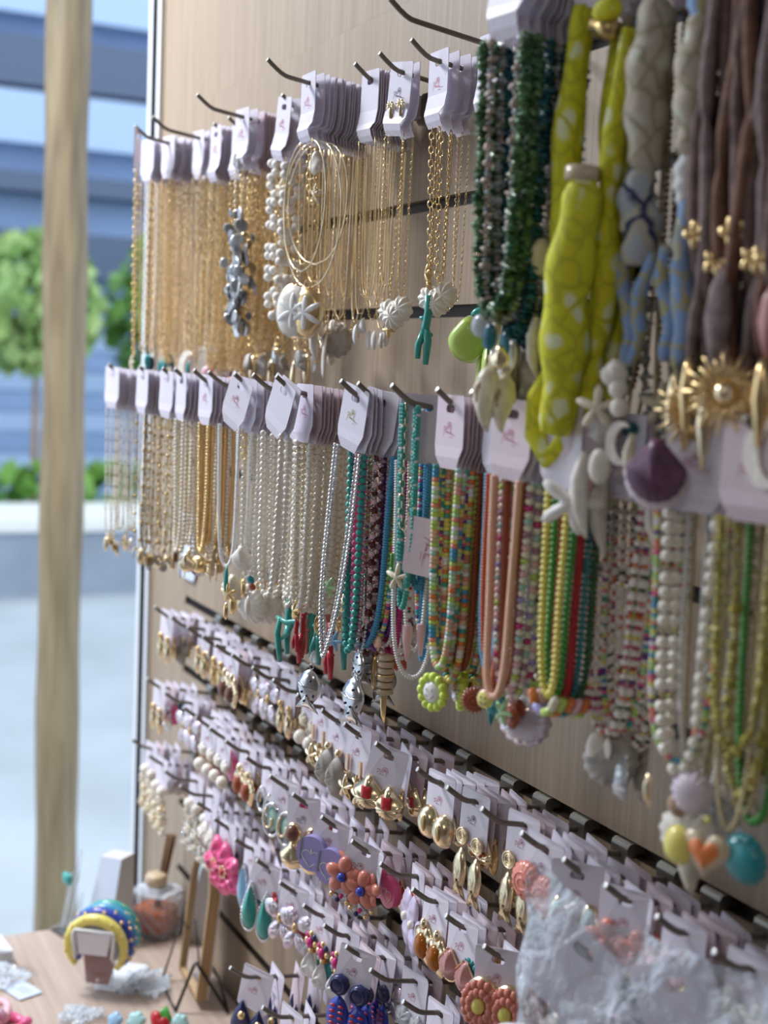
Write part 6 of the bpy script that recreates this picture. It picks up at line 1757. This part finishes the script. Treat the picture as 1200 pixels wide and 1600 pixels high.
headband('bright yellow padded headband with gold studs, frontmost on the stand', 'yellow', -0.008, 18)
headband('navy blue padded headband with large gold studs behind the yellow one', 'cobalt', 0.016, 14, 0.0545, True)
headband('sky blue padded headband with gold studs behind the navy one', 'blue', 0.038, 16, 0.054)
headband('green padded headband, rearmost on the stand', 'turquoise', 0.058, 14, 0.052)

# white box behind the headbands
bx = thing('gift_box', 'pale blue folded paper box standing behind the headbands', 'box', (0.236, -0.118, TZ), (0, 0, 0.5))
mb = MB()
V = [(-0.026, -0.02, 0.0), (0.026, -0.02, 0.0), (0.026, 0.03, 0.0), (-0.026, 0.03, 0.0), (-0.012, 0.0, 0.125), (0.030, 0.0, 0.130), (0.034, 0.022, 0.135), (-0.008, 0.022, 0.130)]
F = []
for q in ((0, 1, 5, 4), (2, 3, 7, 6), (3, 0, 4, 7)):
    F += [(q[0], q[1], q[2]), (q[0], q[2], q[3])]
mb.add(V, F, 'box_blue', False)
F = []
for q in ((1, 2, 6, 5), (4, 5, 6, 7), (0, 3, 2, 1)):
    F += [(q[0], q[1], q[2]), (q[0], q[2], q[3])]
mb.add(V, F, 'box_side', False)
part('folded_panels', mb.mesh('folded_panels'), bx)

# reed diffuser
df = thing('reed_diffuser', 'cut glass diffuser bottle of amber liquid with brown reeds', 'diffuser', (0.230, -0.041, TZ), (0, 0, 0.6))
df.scale = (1.35, 1.35, 1.05)
def facet_block(w, z0, z1, m, nz_=6, b=0.004):
    mb = MB()
    n = 20
    V, F = [], []
    for i in range(nz_ + 1):
        for j in range(n):
            a = 2 * PI * j / n
            cx, cz = math.cos(a), math.sin(a)
            k = max(abs(cx), abs(cz))
            rr = w * (1 + (0.07 if (i + j) % 2 else -0.03))
            V.append((rr * cx / k ** 0.85, rr * cz / k ** 0.85, z0 + (z1 - z0) * i / nz_))
    for i in range(nz_):
        for j in range(n):
            a, b2 = i * n + j, i * n + (j + 1) % n
            F += [(a, b2, a + n), (b2, b2 + n, a + n)]
    V.append((0, 0, z0)); V.append((0, 0, z1))
    for j in range(n):
        F += [(nz_ * n + n, (j + 1) % n, j), (nz_ * n + n + 1, nz_ * n + j, nz_ * n + (j + 1) % n)]
    return mb.add(V, F, m, False)
part('bottle', facet_block(0.024, 0.0, 0.062, 'clear_film', 7).mesh('bottle'), df)
part('amber_liquid', facet_block(0.0205, 0.007, 0.036, 'amber_liquid', 3).mesh('amber_liquid'), df)
part('shoulder', facet_block(0.015, 0.0622, 0.068, 'clear_film', 2).mesh('shoulder'), df)
part('wood_collar', MB().tpl('drum', (0, 0, 0.077), (0.0125, 0.0125, 0.0088), 'tan').mesh('wood_collar'), df)
for q in range(6):
    part('reed', MB().tube([(0.002 * (q - 2.5) * 0.5, 0.001 * (q % 3), 0.03), (0.004 + 0.0018 * q, 0.012 + 0.002 * (q % 3), 0.14)], 0.0013, 'reed', 5).mesh('reed'), df)

# mirror on a wire easel
mr = thing('table_mirror', 'tall arched table mirror in a light wood frame leaning on a wire easel', 'mirror', (0.440, -0.052, TZ + 0.012), (-0.10, 0.0, -0.07))
o = [(0.050, 0.0), (0.050, 0.10)] + [(0.050 * math.cos(t), 0.135 + 0.045 * math.sin(t)) for t in np.linspace(0, PI, 14)] + [(-0.050, 0.10), (-0.050, 0.0)]
oi = [(x * 0.90, 0.006 + (z - 0.0) * 0.955) for x, z in o]
part('wood_frame', MB().plate(o, [oi[::-1]], 0.014, 'mirror_frame_wood').mesh('wood_frame'), mr)
part('mirror_glass', MB().plate(oi, [], 0.004, 'mirror_glass').mesh('mirror_glass'), mr)
part('back_board', MB().plate([(x * 0.98, z * 0.99) for x, z in o], [], 0.002, 'white_trim').mesh('back_board'), mr, (0, 0.0085, 0))
es = thing('wire_easel', 'black wire easel holding up the table mirror', 'easel', (0.440, -0.052, TZ), (0, 0, -0.07))
part('side_leg', MB().tube([(-0.046, -0.030, 0.003), (-0.048, -0.004, 0.085), (-0.030, 0.045, 0.003)], 0.0018, 'black_wire', 6).mesh('side_leg'), es)
part('side_leg', MB().tube([(0.050, -0.034, 0.003), (0.051, -0.012, 0.062), (0.054, -0.0095, 0.068), (0.057, -0.006, 0.062), (0.072, 0.030, 0.003)], 0.0022, 'black_wire', 6).mesh('side_leg'), es)
part('cross_wire', MB().tube([(-0.046, -0.030, 0.0035), (0.0, -0.034, 0.0035), (0.050, -0.034, 0.0035)], 0.0018, 'black_wire', 6).mesh('cross_wire'), es)
part('back_wire', MB().tube([(-0.030, 0.045, 0.0035), (0.072, 0.030, 0.0035)], 0.0018, 'black_wire', 6).mesh('back_wire'), es)

# acrylic displays at the table edge
ac = thing('acrylic_stand', 'clear acrylic blades with a turquoise clip at the table end', 'stand', (0.195, -0.165, TZ), (0, 0, 0.3))
for q, (x, h) in enumerate(((-0.008, 0.100), (0.003, 0.135), (0.012, 0.070))):
    part('blade', MB().plate([(0, 0), (0.012, 0), (0.020 + h * 0.16, h), (0.016 + h * 0.16, h)], [], 0.0022, 'acrylic').mesh('blade'), ac, (x - 0.012, 0.004 * q, 0))
part('foot', box_mesh('foot', (-0.03, -0.012, 0), (0.03, 0.02, 0.004), 'acrylic'), ac, (0, 0, 0.0))
part('turquoise_clip', MB().pillow(rrect(-0.011, -0.009, 0.011, 0.009, 0.004), 0.005, 'turquoise', (0.006, -0.004, 0.088), 4).mesh('turquoise_clip'), ac)
al = thing('necklace_display', 'clear sloping display block with a chain at the table edge', 'display', (0.255, -0.285, TZ), (0, 0, 0.1))
part('slab', box_mesh('slab', (-0.05, -0.05, 0.0), (0.012, 0.028, 0.018), 'plastic_white'), al)
part('clear_panel', MB().plate([(-0.03, 0.0), (0.012, 0.0), (0.030, 0.115), (0.022, 0.118)], [], 0.003, 'acrylic').mesh('clear_panel'), al, (0, 0, 0.0181))
part('chain', bead_mesh('chain', np.array([(0.027, -0.003, 0.128), (0.010, -0.004, 0.085), (-0.010, -0.004, 0.04)]), beads_along(np.array([(0.027, -0.003, 0.128), (0.010, -0.004, 0.085), (-0.010, -0.004, 0.04)]), [('link', 0.0028, 0.0017, 'silver_dark')]), None), al)
part('top_clip', MB().tpl('drum', (0.024, -0.003, 0.128), (0.004, 0.004, 0.007), 'silver').mesh('top_clip'), al)

# flat packets, card, pink clip, and the row of charms at the front edge
def packet(label, loc, rot, w, h, seed):
    p = thing('clear_packet', label, 'packet', loc, (0, 0, rot), 'clear packets on the table')
    m = film(w, h, 0.003, seed, 14, 12)
    part('film', m.mesh('film'), p, (0, 0, 0.008), (-PI / 2, 0, 0))
    return p
packet('crumpled clear packet on the table near the pale card', (0.305, -0.255, TZ), 0.3, 0.06, 0.05, 1)
packet('crumpled clear packet beside the wire easel', (0.375, -0.085, TZ), 1.0, 0.06, 0.07, 2)
packet('crumpled clear packet under the headband stand', (0.450, -0.190, TZ), 0.5, 0.045, 0.045, 3)
cd = thing('price_card', 'pale blue printed card lying between packets', 'card', (0.355, -0.262, TZ + 0.001), (0, 0, 0.35))
part('paper', MB().plate(rrect(-0.024, -0.017, 0.024, 0.017, 0.002), [], 0.0012, 'box_blue').mesh('paper'), cd, (0, 0, 0.001), (-PI / 2, 0, 0))
b = MB()
for q in range(3):
    ribbon(b, [(-0.012 + 0.003 * k, 0.006 - 0.005 * q + 0.0012 * ((k + q) % 2)) for k in range(9)], 0.0007, 'ink_dark', 0)
part('print', b.mesh('print'), cd, (0.004, 0, 0.0018), (-PI / 2, 0, 0))
pc = thing('hair_claw', 'translucent pink hair claw lying at the table corner', 'hair claw', (0.435, -0.305, TZ), (0, 0, 0.4))
mb = MB()
for s in (-1, 1):
    mb.tube([(0.026 * math.cos(t) + s * 0.022, 0.020 * math.sin(t), 0.010 + 0.006 * math.sin(t * 2 + s)) for t in np.linspace(0, 6.28, 26)], [0.0055 + 0.0012 * math.sin(i * 0.9) for i in range(26)], 'palepink' if s < 0 else 'pink', 10)
part('claw_loops', mb.mesh('claw_loops'), pc)
part('claw_spring', MB().tpl('fine', (0, 0, 0.012), (0.010, 0.008, 0.008), 'crystal_pink').mesh('claw_spring'), pc)
CH = (('pale blue cloud charm clip', 'sky', -0.020, 0.011), ('blue enamel flower charm clip', 'aqua', 0.004, 0.013), ('watermelon red and green charm clip', 'red', 0.030, 0.014), ('light aqua shell charm clip', 'aqua', 0.054, 0.012))
for q, (lab, c, off, R) in enumerate(CH):
    c_ = thing('charm_clip', lab + ' lying at the table front', 'clip', (0.505 + 0.012 * q, -0.155 + off, TZ), (0, 0, 0.8))
    part('charm', MB().pillow(flower(R, 5 + q % 2, 0.2) if q != 2 else heart(R), 0.004, c, (0, 0, 0), 4).mesh('charm'), c_, (0, 0, 0.014), (-0.5, 0.2 * q, 0))
    part('clip_bar', MB().tube([(-R, 0, 0.004), (R, 0, 0.004)], 0.002, 'gold', 6).mesh('clip_bar'), c_)
    if q == 2:
        part('green_rind', MB().pillow([(-R, -0.002), (R * 0.2, R * 1.3), (R * 1.3, R * 0.2)], 0.003, 'green', (0, 0.004, 0), 3).mesh('green_rind'), c_, (0, 0, 0.018), (-0.5, 0.2, 0))
wl = thing('white_tag', 'white blank tag pinned low on the slat wall by the doorway end', 'tag', (0.24, -0.004, 1.225))
part('paper', MB().plate(rrect(-0.045, -0.05, 0.02, 0.05, 0.012), [], 0.001, 'box_blue').mesh('paper'), wl)
